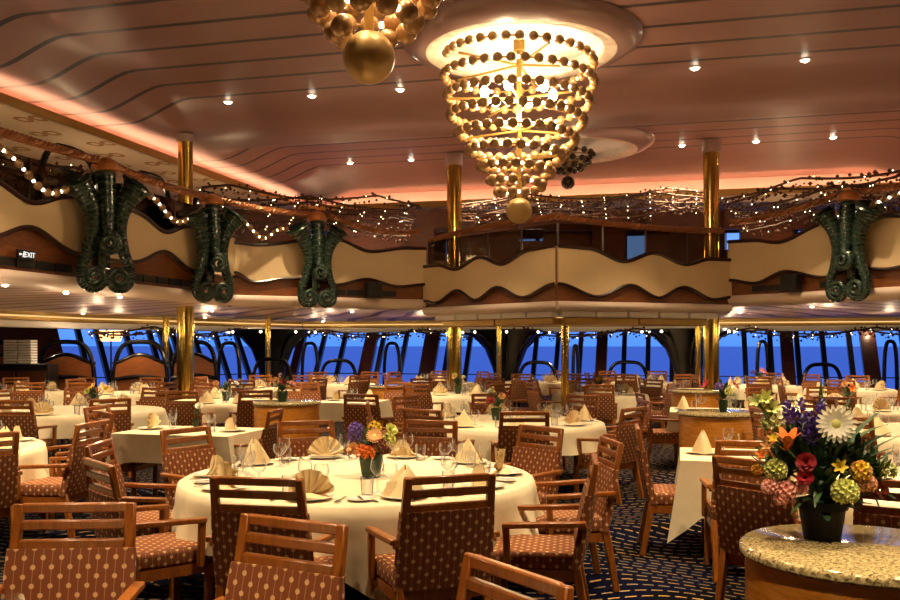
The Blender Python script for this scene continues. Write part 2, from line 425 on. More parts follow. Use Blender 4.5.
pil = [(362, 374), (422, 437), (596, 607), (781, 794), (862, 878)]
mul = [300, 320, 341, 380, 403, 447, 468, 500, 535, 557, 580, 624, 648, 672, 700, 745, 771, 798, 824, 851, 879.5, 905, 930]
pl_s = [(sb(a), sb(b)) for a, b in pil]
edges = [0.15]+[e for ab in pl_s for e in ab]+[21.4]
panes = [(edges[i], edges[i+1], [sb(m_) for m_ in mul if edges[i]+.05 < sb(m_) < edges[i+1]-.05]) for i in range(0, len(edges), 2)]
window_wall('wall_back', (-11.3, YB), (10.2, YB), pl_s+[(-.1, .15)], panes, (0, 1))
DP0, DP1 = (-16.0, 17.5), (-11.3, 25.0)
dgl = math.hypot(4.7, 7.5); dn = Vector((-7.5, 4.7)).normalized()
def sd(px):
    best = min(range(2001), key=lambda i: abs(proj((DP0[0]+4.7*i/2000+dn.x*.5, DP0[1]+7.5*i/2000+dn.y*.5, 1))[0]-px)); return dgl*best/2000
dm = [sd(v) for v in (85, 104, 133, 157, 180, 201, 223, 244, 262)]
e1, e2 = sd(64), sd(170)
window_wall('wall_back_left', DP0, DP1, [(0, e1), (e2-.12, e2+.12), (dgl-.1, dgl+.1)], [(e1, e2-.12, [v for v in dm if e1+.1 < v < e2-.2]), (e2+.12, dgl-.1, [v for v in dm if e2+.2 < v < dgl-.2])], tuple(dn))
# sea outside, far below the deck
tag(MB().box((0, 5030, -14.05), (20000, 10000, .1)).build('sea', 'sea', smooth=False), 'dark blue evening sea beyond the windows', 'sea', kind='structure')

# ---------------------------------------------------------------- balcony fascias
def keyed(keys, s):
    for (a, va), (b, vb) in zip(keys, keys[1:]):
        if s <= b:
            return va+(vb-va)*smooth(a, b, s)
    return keys[-1][1]
def fascia(name, p, q, top, bot, zw, zl, label, grilles=()):
    p, q = Vector((*p, 0)), Vector((*q, 0)); d = (q-p); L = d.length; d.normalize()
    n = Vector((d.y, -d.x, 0))                                     # towards the open hall
    N = max(12, int(L*14)); S = frange(0, L, N)
    root = thing(name, label, 'balcony', kind='structure')
    def strip(lo, hi, off, th):
        mb = MB(); vs = []
        for s in S:
            b = p+d*s
            for o_, z in ((off, lo(s)), (off, hi(s)), (off-th, hi(s)), (off-th, lo(s))): vs.append(b+n*o_+Vector((0, 0, z)))
        fs = []
        for i in range(N-1):
            for k in range(4): k2 = (k+1) % 4; fs.append((i*4+k, i*4+k2, (i+1)*4+k2, (i+1)*4+k))
        fs += [(0, 1, 2, 3), ((N-1)*4+3, (N-1)*4+2, (N-1)*4+1, (N-1)*4)]
        mb.add(vs, fs); return mb
    strip(bot, top, .05, .1).build('cream_panel', 'cream_panel', root, ang=30)
    strip(lambda s: zw, lambda s: top(s)-.06, -.01, .08).build('wood_band', 'panel_wood', root, ang=30)
    MB().tube([p+d*s+n*.05+Vector((0, 0, top(s))) for s in S], .034, 6).build('top_trim', 'trim', root)
    MB().tube([p+d*s+n*.05+Vector((0, 0, bot(s))) for s in S], .03, 6).build('wave_trim', 'trim', root)
    prof = [(0, zw), (.05, zw-.01), (.07, zw-.05), (.06, zw-.1), (.0, zl+.02), (-.12, zl), (-.12, zw)]
    mb = MB(); vs = [p+d*s+n*o_+Vector((0, 0, z)) for s in (0, L) for o_, z in prof]; k = len(prof)
    mb.add(vs, [(i, (i+1) % k, (i+1) % k+k, i+k) for i in range(k)]+[list(range(k)), [2*k-1-i for i in range(k)]])
    mb.build('lip', 'lip', root, ang=50)
    for a, b in grilles:
        g = MB(); s = a
        while s < b-.2:
            g.bar(p+d*s+n*.0+Vector((0, 0, zw+.09)), p+d*(s+.3)+Vector((0, 0, zw+.09)), .02, .1); s += .33
        g.build('vent_grille', 'black', root, smooth=False)
    return root
YB1, YB2, LB = toY(105, XL), toY(212, XL), 0
LB = YB2-YB1
def wave_left(s_y): return math.cos(2*PI*(s_y-YB1)/LB)
y0 = -4.5
def bump_left(y, w): return sum(math.exp(-((y-(YB1-LB/2-.05+k*LB))/w)**2) for k in range(-6, 3))
lt = lambda s: 3.48-.2*bump_left(s+y0, .45)
lb_ = lambda s: 2.75+.24*bump_left(s+y0, .5)
fascia('balcony_fascia', (XL, y0), (XL, YC), lt, lb_, UP0-.02, LCZ, 'left balcony front of wavy cream panels over brown wood', grilles=[(y-y0, y+1.7-y0) for y in (YB1-2.3, YB1+.55)])
def seg_at(px, p, q):                                              # param where bearing px meets p-q
    for i in range(2001):
        k = i/2000; v = (p[0]+(q[0]-p[0])*k, p[1]+(q[1]-p[1])*k, 1)
        if proj(v)[0] >= px: return k
    return 1
chL = math.hypot(XE0-XL, YE-YC)
kb3 = seg_at(313, (XL, YC), (XE0, YE))*chL
cl_top = lambda s: keyed([(0, 3.36), (.35, 3.34), (kb3, 3.46), (kb3+.45, 3.50), (kb3+1.05, 3.32), (kb3+1.8, 3.42), (chL, 3.43)], s)
cl_bot = lambda s: keyed([(0, 2.86), (.35, 2.70), (kb3-.5, 2.78), (kb3, 2.80), (kb3+.4, 2.70), (kb3+1.0, 2.82), (kb3+1.6, 2.70), (chL, 2.76)], s)
fascia('balcony_fascia', (XL, YC), (XE0, YE), cl_top, cl_bot, UP0-.02, LCZ, 'far left angled balcony front of wavy cream panels over wood', grilles=[(kb3+.3, chL-.5)])
kb4 = seg_at(857, (XE1, YE), (XR, YC))*chL
cr_top = lambda s: keyed([(0, 3.40), (.5, 3.38), (1.0, 3.30), (kb4-.5, 3.52), (kb4, 3.40), (kb4+.5, 3.52), (chL, 3.36)], s)
cr_bot = lambda s: keyed([(0, 2.74), (.55, 2.66), (1.1, 2.82), (kb4-.5, 2.68), (kb4, 2.80), (kb4+.5, 2.74), (chL, 2.86)], s)
fascia('balcony_fascia', (XE1, YE), (XR, YC), cr_top, cr_bot, UP0-.02, LCZ, 'far right angled balcony front of wavy cream panels over wood', grilles=[(.45, 1.0), (1.7, kb4-.3)])
rt = lambda s: 3.32+.085*math.cos(2*PI*(s-1.9)/LB)
rb = lambda s: 2.80-.15*math.cos(2*PI*(s-1.9)/LB)
fascia('balcony_fascia', (XR, YC), (XR, y0), rt, rb, UP0-.02, LCZ, 'right balcony front of wavy cream panels beside the hall')
# the bay in the middle
RID = (XM, 14.25); BZ = 2.33
bl = math.hypot(XE0-RID[0], YE-RID[1])
bt_k = [(0, 3.09), (.13, 3.09), (.28, 2.98), (.47, 3.15), (.64, 2.99), (.84, 3.18), (1, 3.20)]
bb_k = [(0, 2.45), (.11, 2.40), (.29, 2.60), (.44, 2.41), (.60, 2.61), (.79, 2.41), (1, 2.60)]
bt1 = lambda s: keyed(bt_k, s/bl); bb1 = lambda s: keyed(bb_k, s/bl)
bay_l = fascia('balcony_bay', (XE0, YE), RID, bt1, bb1, BZ, 2.17, 'left half of the central bay front, cream wave over wood')
bay_r = fascia('balcony_bay', RID, (XE1, YE), lambda s: bt1(bl-s), lambda s: bb1(bl-s), BZ, 2.17, 'right half of the central bay front, cream wave over wood')
MB().box((RID[0], RID[1]-.055, 2.86), (.025, .02, .64)).build('joint_strip', 'panel_wood', bay_r, smooth=False)
tri = [(XE0, YE+.1), (RID[0], RID[1]+.1), (XE1, YE+.1)]
def inset(t_, k, dy=0): return [(XM+(x-XM)*k, YE+(y-YE)*k+dy) for x, y in t_]
mb = MB().prism(inset(tri, .99), 2.18, 2.34); mb.prism([(XE0, YE), (XE1, YE), (XE1, YE+3), (XE0, YE+3)], 2.18, 2.29)
struct(mb.build('ceiling_bay', 'lip', smooth=False))
for k_, z0, z1, mm, nm in ((.9, 2.08, 2.18, 'white', 'trim_bay_pads'), (.84, 1.96, 2.08, 'gold', 'trim_bay_gilt')):
    t_ = inset(tri, k_); mb = MB()
    segs = 5 if mm == 'white' else 2
    for (p, q) in ((t_[0], t_[1]), (t_[1], t_[2])):
        for i in range(segs):
            a, b = i/segs+.004, (i+1)/segs-.004
            mb.bar((p[0]+(q[0]-p[0])*a, p[1]+(q[1]-p[1])*a, (z0+z1)/2), (p[0]+(q[0]-p[0])*b, p[1]+(q[1]-p[1])*b, (z0+z1)/2), .3, z1-z0)
    struct(mb.build(nm, mm, smooth=False, bevel=.02))

# glass balustrade panels with brown frames on the bay and glass behind the left rail
def glass_run(p, q, z0, z1, n, label_fmt, names):
    p, q = Vector((*p, 0)), Vector((*q, 0))
    for i in range(n):
        a, b = p+(q-p)*(i/n), p+(q-p)*((i+1)/n)
        g = thing('glass_balustrade', label_fmt % names[i], 'glass panel', (0, 0, 0), group='glass balustrade panels')
        m_ = MB(); up = Vector((0, 0, 1)); m_.bar(a+up*(z0+z1)/2, b+up*(z0+z1)/2, .012, z1-z0)
        m_.build('pane', 'smoked', g, smooth=False)
        MB().bar(a+up*z0, a+up*z1, .03, .03).build('post', 'trim', g, smooth=False)
names4 = ['leftmost', 'second from left', 'third from left', 'rightmost']
glass_run((XE0+.05, YE+.08), (RID[0], RID[1]+.15), 2.9, 3.58, 4, 'smoked glass rail panel over bay left half, %s', names4)
glass_run((RID[0], RID[1]+.15), (XE1-.05, YE+.08), 2.9, 3.58, 4, 'smoked glass rail panel over bay right half, %s', names4)
YG1 = YB1-LB
glass_run((XL-.15, YG1), (XL-.15, YC), 3.1, 3.85, 4, 'smoked glass rail panel above left balcony, %s along it', ['nearest', 'second', 'third', 'farthest'])

# ---------------------------------------------------------------- horn brackets
def horn_mesh(path, rads):
    pts = []; rr = []
    N = len(path)*10
    def cr(P, u):
        n = len(P)-1; x = u*n; i = min(int(x), n-1); t_ = x-i
        p0, p1, p2, p3 = P[max(i-1, 0)], P[i], P[i+1], P[min(i+2, n)]
        if isinstance(p1, (int, float)):
            return .5*(2*p1+(p2-p0)*t_+(2*p0-5*p1+4*p2-p3)*t_*t_+(3*p1-p0-3*p2+p3)*t_**3)
        p0, p1, p2, p3 = map(Vector, (p0, p1, p2, p3))
        return .5*(2*p1+(p2-p0)*t_+(2*p0-5*p1+4*p2-p3)*t_*t_+(3*p1-p0-3*p2+p3)*t_**3)
    for i in range(N):
        u = i/(N-1); pts.append(cr(path, u)); r = cr(rads, u)
        rr.append(max(.01, r)*(1.025 if i % 4 == 0 else 1.0))
    mb = MB().tube(pts, rr, 14)
    for i in range(N-1):
        if i % 4 == 0:
            for k in range(14): mb.mi[i*14+k] = 1
    return mb
def scroll(cx, cz, r0, sgn, y, start=0.0, turns=2.0, n=22):
    out = []
    for i in range(n):
        k = i/(n-1); a = start+sgn*2*PI*turns*k; r = r0*(1-.82*k)
        out.append((cx+r*math.cos(a), y-.09*k, cz+r*math.sin(a)))
    return out
def make_bracket(mirror_side=True):
    root = thing('horn_bracket', 'x', 'bracket')
    for sg in (-1, 1):                                             # flared outer horns
        path = [(sg*.37, -.18, 1.36), (sg*.32, -.18, 1.28), (sg*.24, -.17, 1.15), (sg*.175, -.16, .97), (sg*.165, -.15, .76), (sg*.215, -.15, .52), (sg*.285, -.15, .34)]
        rad = [.185, .15, .118, .1, .086, .074, .066]
        sc = scroll(sg*.15, .18, .15, -sg, -.15, start=(R(20) if sg > 0 else PI-R(20)))
        path += sc; rad += [.064-.046*i/(len(sc)-1) for i in range(len(sc))]
        o = horn_mesh(path, rad).build('horn', ['horn', 'horn_ring'], root)
        m_ = MB(); dr = Vector((sg*.5, -.25, .8)).normalized()
        rot = dr.to_track_quat('Z', 'Y').to_matrix()
        m_.lathe([(.185, -.03), (.225, .0), (.205, .018), (.15, -.01), (.02, -.1)], 20, (sg*.375, -.182, 1.365), 0, False, rot)
        m_.build('mouth', 'horn', o)
    path = [(0, -.12, 1.5), (0, -.15, 1.3), (0, -.18, 1.05), (0, -.2, .82)]
    sc = scroll(0, .60, .125, -1, -.25, start=PI/2, turns=1.8)
    o = horn_mesh(path+sc, [.125, .115, .1, .08]+[.058-.042*i/(len(sc)-1) for i in range(len(sc))]).build('horn', ['horn', 'horn_ring'], root)
    MB().lathe([(.15, 1.5), (.175, 1.52), (.165, 1.58), (.12, 1.64), (.05, 1.675), (1e-5, 1.68)], 20, (0, -.12, 0)).build('dome_cap', 'copper', root)
    MB().box((0, .06, .85), (.16, .3, 1.1)).build('mounting_post', 'horn', root, bevel=.03)
    return root
BR = Proto(make_bracket); capz = 3.93
BRP = []
def bracket(pt, n_ang, label):
    BR.put((pt[0], pt[1], 2.28), n_ang, label, 'horn brackets on the balcony fronts'); BRP.append((pt[0]+.12*math.sin(n_ang), pt[1]-.12*math.cos(n_ang)))
# local -Y points into the hall
bracket((XL+.30, toY(108, XL+.38)), R(90-38), 'black green horn cluster bracket on left balcony, nearest and largest')
bracket((XL+.24, toY(213, XL+.33)), R(90-30), 'black green horn cluster bracket on left balcony behind the brass column')
dL = Vector((XE0-XL, YE-YC)).normalized(); dR = Vector((XR-XE1, YC-YE)).normalized()
p3 = Vector((XL, YC))+dL*kb3; p4 = Vector((XE1, YE))+dR*kb4
nL = Vector((dL.y, -dL.x)); nR = Vector((dR.y, -dR.x))
def ang_for(n): return math.atan2(n.y, n.x)+PI/2
bracket(p3+nL*.1, ang_for(nL), 'black green horn cluster bracket on the far left angled balcony')
bracket(p4+nR*.1, ang_for(nR), 'black green horn cluster bracket on right side balcony')
# twisted copper rope rails
def rope(a, b, label, sag=0.0, r=.043):
    a, b = Vector(a), Vector(b); L = (b-a).length; n = max(8, int(L/.035))
    o = thing('rope_rail', label, 'handrail', (0, 0, 0), group='twisted copper rope rails')
    d = (b-a).normalized(); s_ = d.cross(Vector((0, 0, 1))).normalized(); u = s_.cross(d); m_ = MB()
    for ph in (0, 2*PI/3, 4*PI/3):
        pts = []
        for i in range(n+1):
            k = i/n; c = a+(b-a)*k+Vector((0, 0, -sag*4*k*(1-k))); an_ = ph+2*PI*L*k/.22
            pts.append(c+(s_*math.cos(an_)+u*math.sin(an_))*r*.6)
        m_.tube(pts, r*.72, 6)
    m_.build('strand', 'rope', o)
cz = capz-.03
def off(pt, n): return (pt[0]+n[0]*-.0, pt[1]+n[1]*-.0, cz)
rope((BRP[0][0], YB1-LB-2.5, cz), (BRP[0][0], BRP[0][1]-.15, cz), 'twisted copper rope rail left of the nearest horn bracket', .03)
rope((BRP[0][0], BRP[0][1]+.15, cz), (BRP[1][0], BRP[1][1]-.15, cz), 'twisted copper rope rail between the two nearest horn brackets', .05)
b3 = BRP[2]; b4 = BRP[3]
rope((BRP[1][0], BRP[1][1]+.15, cz), (b3[0]-dL.x*.15, b3[1]-dL.y*.15, cz), 'twisted copper rope rail before the third horn bracket', .04)
rope((b3[0]+dL.x*.2, b3[1]+dL.y*.2, cz), (XE0-.1, YE-.05, 3.75), 'twisted copper rope rail from third horn bracket to bay', .12)
rope((XE0+.1, YE-.02, 3.58), (RID[0], RID[1]+.1, 3.68), 'twisted copper rope rail over left half of central bay', -.05)
rope((RID[0], RID[1]+.1, 3.68), (XE1-.1, YE-.02, 3.60), 'twisted copper rope rail over right half of central bay', .05)
rope((XE1, YE-.05, 3.72), (b4[0]-dR.x*.2, b4[1]-dR.y*.2, cz), 'twisted copper rope rail from bay to right horn bracket', .06)
rope((b4[0]+dR.x*.2, b4[1]+dR.y*.2, cz), (XR, YC-.05, cz+.02), 'twisted copper rope rail right of the right horn bracket', 0)
# pearl strings with little bulbs
def pearls(a, b, n, sag, label, amp=.12):
    a, b = Vector(a), Vector(b)
    o = thing('pearl_string', label, 'pearl garland', (0, 0, 0), group='pearl strings with bulbs')
    pts = []
    for i in range(n*6+1):
        k = i/(n*6); pts.append(a+(b-a)*k+Vector((0, 0, -sag*4*k*(1-k)+amp*math.sin(k*3*PI)*.6)))
    MB().tube(pts, .008, 5).build('cord', 'black', o)
    for i in range(n):
        MB().sphere(pts[i*6+3], .052, 12, 8).build('pearl', 'pearl', o)
        MB().sphere(pts[i*6+6] if i < n-1 else pts[i*6+5], .02, 8, 6).build('bulb', 'tiny', o)
pearls((XL+.18, YB1-LB+.6, 3.78), (XL+.2, YB1-.5, 3.62), 11, .22, 'string of large pearls and bulbs left of nearest horn bracket')
pearls((XL+.18, YB1+.55, 3.72), (XL+.2, YB2-.5, 3.62), 12, .16, 'string of large pearls and bulbs between two nearest horn brackets')
pearls((XL+.15, YB2+.5, 3.72), (b3[0]-dL.x*.5, b3[1]-dL.y*.5, 3.6), 9, .15, 'string of large pearls and bulbs before third horn bracket')
pearls((b4[0]+dR.x*.3, b4[1]+dR.y*.3, 3.65), (XR-.1, YC+.05, 4.05), 6, .02, 'string of large pearls rising right of right horn bracket', .02)
# dense garlands of tiny lights behind the rails (beyond counting)
def garland(a, b, z, rows, label, hang=.45, dens=46, col='rope', seed=1):
    rnd = random.Random(seed); a, b = Vector((*a, 0)), Vector((*b, 0)); L = (b-a).length; m_ = MB()
    nrm = Vector((-(b-a).y, (b-a).x, 0)).normalized()
    for r_ in range(rows):
        ph = rnd.random()*6; n = int(L*9); pts = []
        for i in range(n+1):
            k = i/n; zz = z-hang*r_/rows-.16*abs(math.sin(k*L*1.1+ph))
            pts.append(a+(b-a)*k+nrm*rnd.uniform(-.02, .02)+nrm*(.12*r_)+Vector((0, 0, zz)))
        m_.tube(pts, .022, 5, 0)
        for p in pts*2:
            m_.octa(p+Vector((rnd.uniform(-.05, .05), rnd.uniform(-.05, .05), rnd.uniform(-.13, .06))), rnd.uniform(.02, .042), 1)
        for p in pts[::4]: m_.octa(p+Vector((0, -.05, rnd.uniform(-.1, .04))), .011, 2)
    o = m_.build('light_garland', ['garland', 'garland', 'tiny'], smooth=False)
    tag(o, label, 'garland', 'garlands of small lights', 'stuff')
garland((-8.3, 14.6), (-5.0, 17.3), 4.55, 7, 'dense garland of beads and tiny lights above far left balcony', .6, seed=2)
garland((-4.6, 18.4), (.7, 18.4), 4.75, 6, 'dense garland of beads and tiny lights behind central bay', .35, seed=3)
garland((.8, 17.2), (4.6, 14.0), 4.45, 7, 'dense garland of beads and tiny lights above far right balcony', .6, seed=4)
garland((-8.6, 9.2), (-8.6, 14.0), 4.25, 3, 'garland of beads and tiny lights behind left balcony rail', .3, seed=5)
garland((-11.0, 23.7), (9.0, 23.7), 2.06, 2, 'fringe of beads and tiny lights along the back window heads', .1, seed=6)
garland((-12.25, 17.0), (-10.4, 23.6), 2.06, 2, 'fringe of beads and tiny lights along left window heads', .1, seed=8)
def upper_partition(px0, px1, d, z1):
    a, b = W(px0, d, (UP0+z1)/2), W(px1, d, (UP0+z1)/2); global np_
    np_ += 1
    mb = MB().bar(a, b, .12, z1-UP0); zh = 4.33
    if z1 < 4.3: mb.bar((a.x, a.y, (zh+4.8)/2), (b.x, b.y, (zh+4.8)/2), .12, 4.8-zh)
    struct(mb.build('wall_upper_%d' % np_, 'dark_wood', smooth=False))
np_ = 0
for a_, b_, z_ in ((180, 316, 4.8), (316, 342, 3.95), (342, 405, 4.8), (405, 434, 4.8), (434, 448, 3.6), (448, 519, 4.8), (519, 543, 4.05), (543, 592, 4.24), (592, 625, 4.8), (625, 646, 3.55), (646, 670, 4.2), (670, 724, 4.8), (724, 740, 3.85), (740, 793, 4.8), (793, 808, 4.22), (808, 960, 4.8)):
    upper_partition(a_, b_, 21.0+(.25 if np_ % 2 else 0), z_)
t_ = inset(tri, .87)
for p_, q_, nm_ in ((t_[0], t_[1], 'left'), (t_[1], t_[2], 'right')):
    led('cornice_light', (*p_, 2.085), (*q_, 2.085), 'added amber strip light under %s half of the central bay' % nm_)  # strips added to brighten the pads and gilt under the bay
# exit sign on the left fascia
sg = W(0, 9.9, 0); ys_ = toY(20, XL)
sign = thing('exit_sign', 'small black illuminated sign reading EXIT with running figure and arrow', 'sign', (XL+.07, ys_, 2.66), R(90))
MB().box((0, 0, 0), (.26, .03, .11)).build('housing', 'black', sign, smooth=False, bevel=.004)
def text(txt, size, loc, m_, parent, rot=(R(90), 0, 0), name='lettering', ext=.002):
    c = bpy.data.curves.new('lettering', 'FONT'); c.body = txt; c.size = size; c.extrude = ext; c.align_x = 'CENTER'; c.align_y = 'CENTER'
    o = bpy.data.objects.new('tmp_text', c); C.objects.link(o)
    bpy.context.view_layer.update()
    me = bpy.data.meshes.new_from_object(o.evaluated_get(bpy.context.evaluated_depsgraph_get()))
    bpy.data.objects.remove(o); me.materials.clear(); me.materials.append(M[m_])
    e = bpy.data.objects.new(name, me); C.objects.link(e); e.location = loc; e.rotation_euler = rot; e.parent = parent; return e
text('EXIT', .085, (.055, -.018, 0), 'sign_lit', sign)
m_ = MB(); m_.bar((-.115, -.018, 0), (-.07, -.018, 0), .004, .012); m_.add([(-.122, -.019, 0), (-.10, -.019, .02), (-.10, -.019, -.02)], [(0, 1, 2)])
m_.build('arrow', 'sign_lit', sign, smooth=False)
m_ = MB(); m_.sphere((-.04, -.018, .03), .008, 8, 6); m_.bar((-.042, -.018, .02), (-.047, -.018, -.005), .004, .012)
m_.bar((-.047, -.018, -.005), (-.035, -.018, -.035), .004, .007); m_.bar((-.047, -.018, -.005), (-.062, -.018, -.03), .004, .007); m_.bar((-.056, -.018, .012), (-.03, -.018, .005), .004, .006)
m_.build('running_figure', 'sign_lit', sign, smooth=False)
# black loudspeakers on the angled balconies
def speaker(px, p, q, n, label):
    k = seg_at(px, p, q); o = thing('wall_speaker', label, 'speaker', (p[0]+(q[0]-p[0])*k+n.x*.16, p[1]+(q[1]-p[1])*k+n.y*.16, 2.62), ang_for(n), 'balcony speakers')
    MB().box((0, 0, 0), (.28, .2, .28)).build('cabinet', 'black', o, smooth=False, bevel=.015)
    MB().box((0, -.105, 0), (.24, .012, .24)).build('grille', 'black', o, smooth=False, bevel=.004)
    MB().box((0, .13, 0), (.06, .1, .06)).build('mount', 'black', o, smooth=False)
speaker(370, (XL, YC), (XE0, YE), nL, 'black loudspeaker on the far left angled balcony')
speaker(797, (XE1, YE), (XR, YC), nR, 'black loudspeaker on the far right angled balcony')

# ---------------------------------------------------------------- columns
def column(x, y, z0, z1, r, label, collar_z=None, grp='brass columns'):
    o = thing('brass_column', label, 'column', (x, y, z0), 0, grp)
    MB().cyl((0, 0, 0), r, 0, z1-z0, 28).build('shaft', 'brass', o)
    if collar_z: MB().cyl((0, 0, 0), r*1.15, collar_z-z0, z1-z0, 24).build('collar', 'collar', o)
    MB().lathe([(r*1.35, 0), (r*1.35, .05), (r*1.1, .1)], 24).build('base_ring', 'brass', o)
q = W(185.5, 15.5)
column(q.x, q.y, 0, LCZ, .145, 'thick brass column standing under left balcony')
column(q.x, q.y, UP0, 5.25, .125, 'brass column on upper deck at left', 5.12)
column(-4.44, 17.9, 0, LCZ, .15, 'thick brass column under the left end of central bay')
column(-4.44, 17.9, UP0, 5.54, .15, 'brass column on upper deck left of gold chandelier', 5.3)
column(.62, 17.9, 0, LCZ, .15, 'thick brass column under right end of central bay')
column(.62, 17.9, UP0, 5.54, .15, 'brass column on upper deck right of gold chandelier', 5.3)
q = W(565, 14.9); column(q.x, q.y, 0, 2.17, .065, 'slim brass post under the ridge of central bay')
q = W(166, 20.6); column(q.x, q.y, 0, LCZ, .07, 'slim brass post among the left windows')

# ---------------------------------------------------------------- chandeliers
CX = -1.96
def dish(cx, cy, z, root):
    MB().lathe([(1.55, z+.02), (1.53, z-.04), (1.42, z-.12), (1.28, z-.17), (1.22, z-.18)], 64, (cx, cy, 0), 0, False).build('dish', 'ceiling_dish', root)
    MB().lathe([(1.225, z-.18), (1.20, z-.19), (1.06, z-.165), (1.04, z-.13)], 64, (cx, cy, 0), 0, False).build('rim', 'alabaster', root)
    MB().lathe([(1.05, z-.14), (1.02, z-.02), (.7, z-.01), (1e-4, z-.01)], 64, (cx, cy, 0), 0, False).build('reflector', 'white', root)
simple('ceiling_dish', '#8a6a66', .3, coat=.3)
def chandelier(cy, zt, zb, rtop, turns, rb, label, lit=True, ball_r=.165, prof=None, bead='bead_gold', bead_sp=.165, ballz=None, cpx=519):
    CX = toX(cpx, cy)
    root = thing('bead_chandelier', label, 'chandelier', (0, 0, 0), group='spiral bead chandeliers')
    zc_ = zc(XM, cy); dish(XM-.1, cy, zc_, root)
    pts = []; th = R(200)
    def rad(k): return keyed(prof, k)
    z = zt; k = 0
    while k < 1:
        fz = 1-(1-k)**1.25; r = rad(fz); z = zt+(zb-zt)*fz
        pts.append(Vector((CX+r*math.cos(th), cy+r*math.sin(th), z)))
        dth = bead_sp/max(r, .12); th += dth; k += dth/(2*PI*turns)
    bl_ = sorted(range(len(pts)), key=lambda i: (0 if seen(pts[i], 0) else 1, pts[i].y))
    for i in bl_[:100]: MB().sphere(pts[i], rb*(1+.12*(i/len(pts))), 16, 10).build('bead', bead, root)
    if len(bl_) > 100:
        m_ = MB()
        for i in bl_[100:]: m_.sphere(pts[i], rb*(1+.12*(i/len(pts))), 14, 8)
        tag(m_.build('bead_strand', bead, root), kind='stuff')
    wire = []
    for a, b in zip(pts, pts[1:]): wire.append(a); wire.append((a+b)/2)
    MB().tube(wire, .012, 5).build('spiral_wire', 'gold', root)
    m_ = MB()
    for i, w in enumerate(wire):
        if i % 4 == 1: m_.sphere(w+Vector((0, 0, -.0)), .022, 8, 6)
    tag(m_.build('twinkle_light', 'tiny' if lit else 'silver', root), kind='stuff')
    bz = ballz if ballz is not None else zb-.28
    MB().cyl((CX, cy, 0), .032, bz, zc_, 12).build('stem', 'gold', root)
    MB().cyl((CX, cy, 0), .075, zc_-.14, zc_-.0, 16).build('stem_cap', 'gold', root)
    MB().sphere((CX, cy, bz), ball_r, 32, 20).build('ball', 'ball_gold' if lit else bead, root)
    for kk in (.08, .32, .55, .75):
        z = zt+(zb-zt)*kk; r = rad(kk)
        for j in range(5):
            a_ = 2*PI*j/5+kk*3
            MB().bar((CX, cy, z+.02), (CX+r*math.cos(a_), cy+r*math.sin(a_), z), .025, .025).build('spoke', 'gold', root, smooth=False)
    if lit:
        for j in range(6):
            a_ = 2*PI*j/6+.4; p = Vector((CX+.45*math.cos(a_), cy+.45*math.sin(a_), zt-.5))
            b = MB().lathe([(.025, .08), (.055, .04), (.06, 0), (.045, -.05), (1e-4, -.07)], 12, p).build('lamp', 'bulb', root)
        for j in range(3):
            a_ = 2*PI*j/3; light_point((CX+.35*math.cos(a_), cy+.35*math.sin(a_), zt-.75), 80, (1, .72, .4), .08)
    return root
def light_point(loc, w, col, rad=.05):
    l = bpy.data.lights.new('point_light', 'POINT'); l.energy = w; l.color = col; l.shadow_soft_size = rad
    o = bpy.data.objects.new('point_light', l); C.objects.link(o); o.location = loc; return o
def light_spot(loc, w, col, size=110, blend=.6, rad=.05, target=None):
    l = bpy.data.lights.new('spot_light', 'SPOT'); l.energy = w; l.color = col; l.shadow_soft_size = rad; l.spot_size = R(size); l.spot_blend = blend
    o = bpy.data.objects.new('spot_light', l); C.objects.link(o); o.location = loc
    if target: o.rotation_euler = (Vector(target)-Vector(loc)).to_track_quat('-Z', 'Y').to_euler()
    return o
cone = [(0, .94), (.14, .97), (.4, .90), (.53, .80), (.62, .72), (.75, .55), (.84, .42), (.97, .28), (1, .2)]
chandelier(11.46, 5.36, 3.56, 1.0, 8.4, .058, 'large lit gold bead spiral chandelier in the centre', prof=cone, ballz=3.36, cpx=519)
chandelier(5.4, 5.36, 3.60, 1.0, 9.2, .064, 'nearest gold bead chandelier cut by the top edge', prof=cone, ballz=3.45, cpx=369)
chandelier(17.5, 5.38, 4.98, .7, 3.4, .06, 'small unlit dark bead chandelier behind the central one', lit=False, ball_r=.13, prof=[(0, .5), (.5, .4), (1, .18)], bead='bead_dark', bead_sp=.2, ballz=4.78, cpx=568)

# ---------------------------------------------------------------- downlights
def make_down():
    o = thing('downlight', 'x', 'ceiling light')
    MB().lathe([(.075, .0), (.085, -.012), (.06, -.018), (.05, .01)], 20, cap=False).build('ring', 'white', o)
    MB().lathe([(.055, -.004), (.045, -.03), (.02, -.042), (1e-4, -.044)], 14).build('lens', 'lens', o)
    return o
DL = Proto(make_down)
ordw = ['leftmost', 'second from left', 'third from left', 'fourth from left', 'fifth from left', 'sixth from left', 'seventh from left', 'eighth from left', 'ninth from left', 'tenth from left', 'eleventh from left', 'twelfth from left']
WARM = (1, .73, .44)
for i, px in enumerate([228, 312, 400, 695, 805]):
    x = toX(px, 13.2); DL.put((x, 13.2, zc(x, 13.2)+.002), 0, 'round downlight in the nearer ceiling row, %s' % ordw[i], 'ceiling downlights')
    light_spot((x, 13.2, zc(x, 13.2)-.07), 1000 if i else 500, WARM, 78 if i else 40)
for i, px in enumerate([350, 411, 476, 682, 756, 833]):
    x = toX(px, 18.25); DL.put((x, 18.25, zc(x, 18.25)+.002), 0, 'round downlight in the far ceiling row, %s' % ordw[i], 'ceiling downlights')
    light_spot((x, 18.25, zc(x, 18.25)-.07), 800, WARM, 88)
k = 0
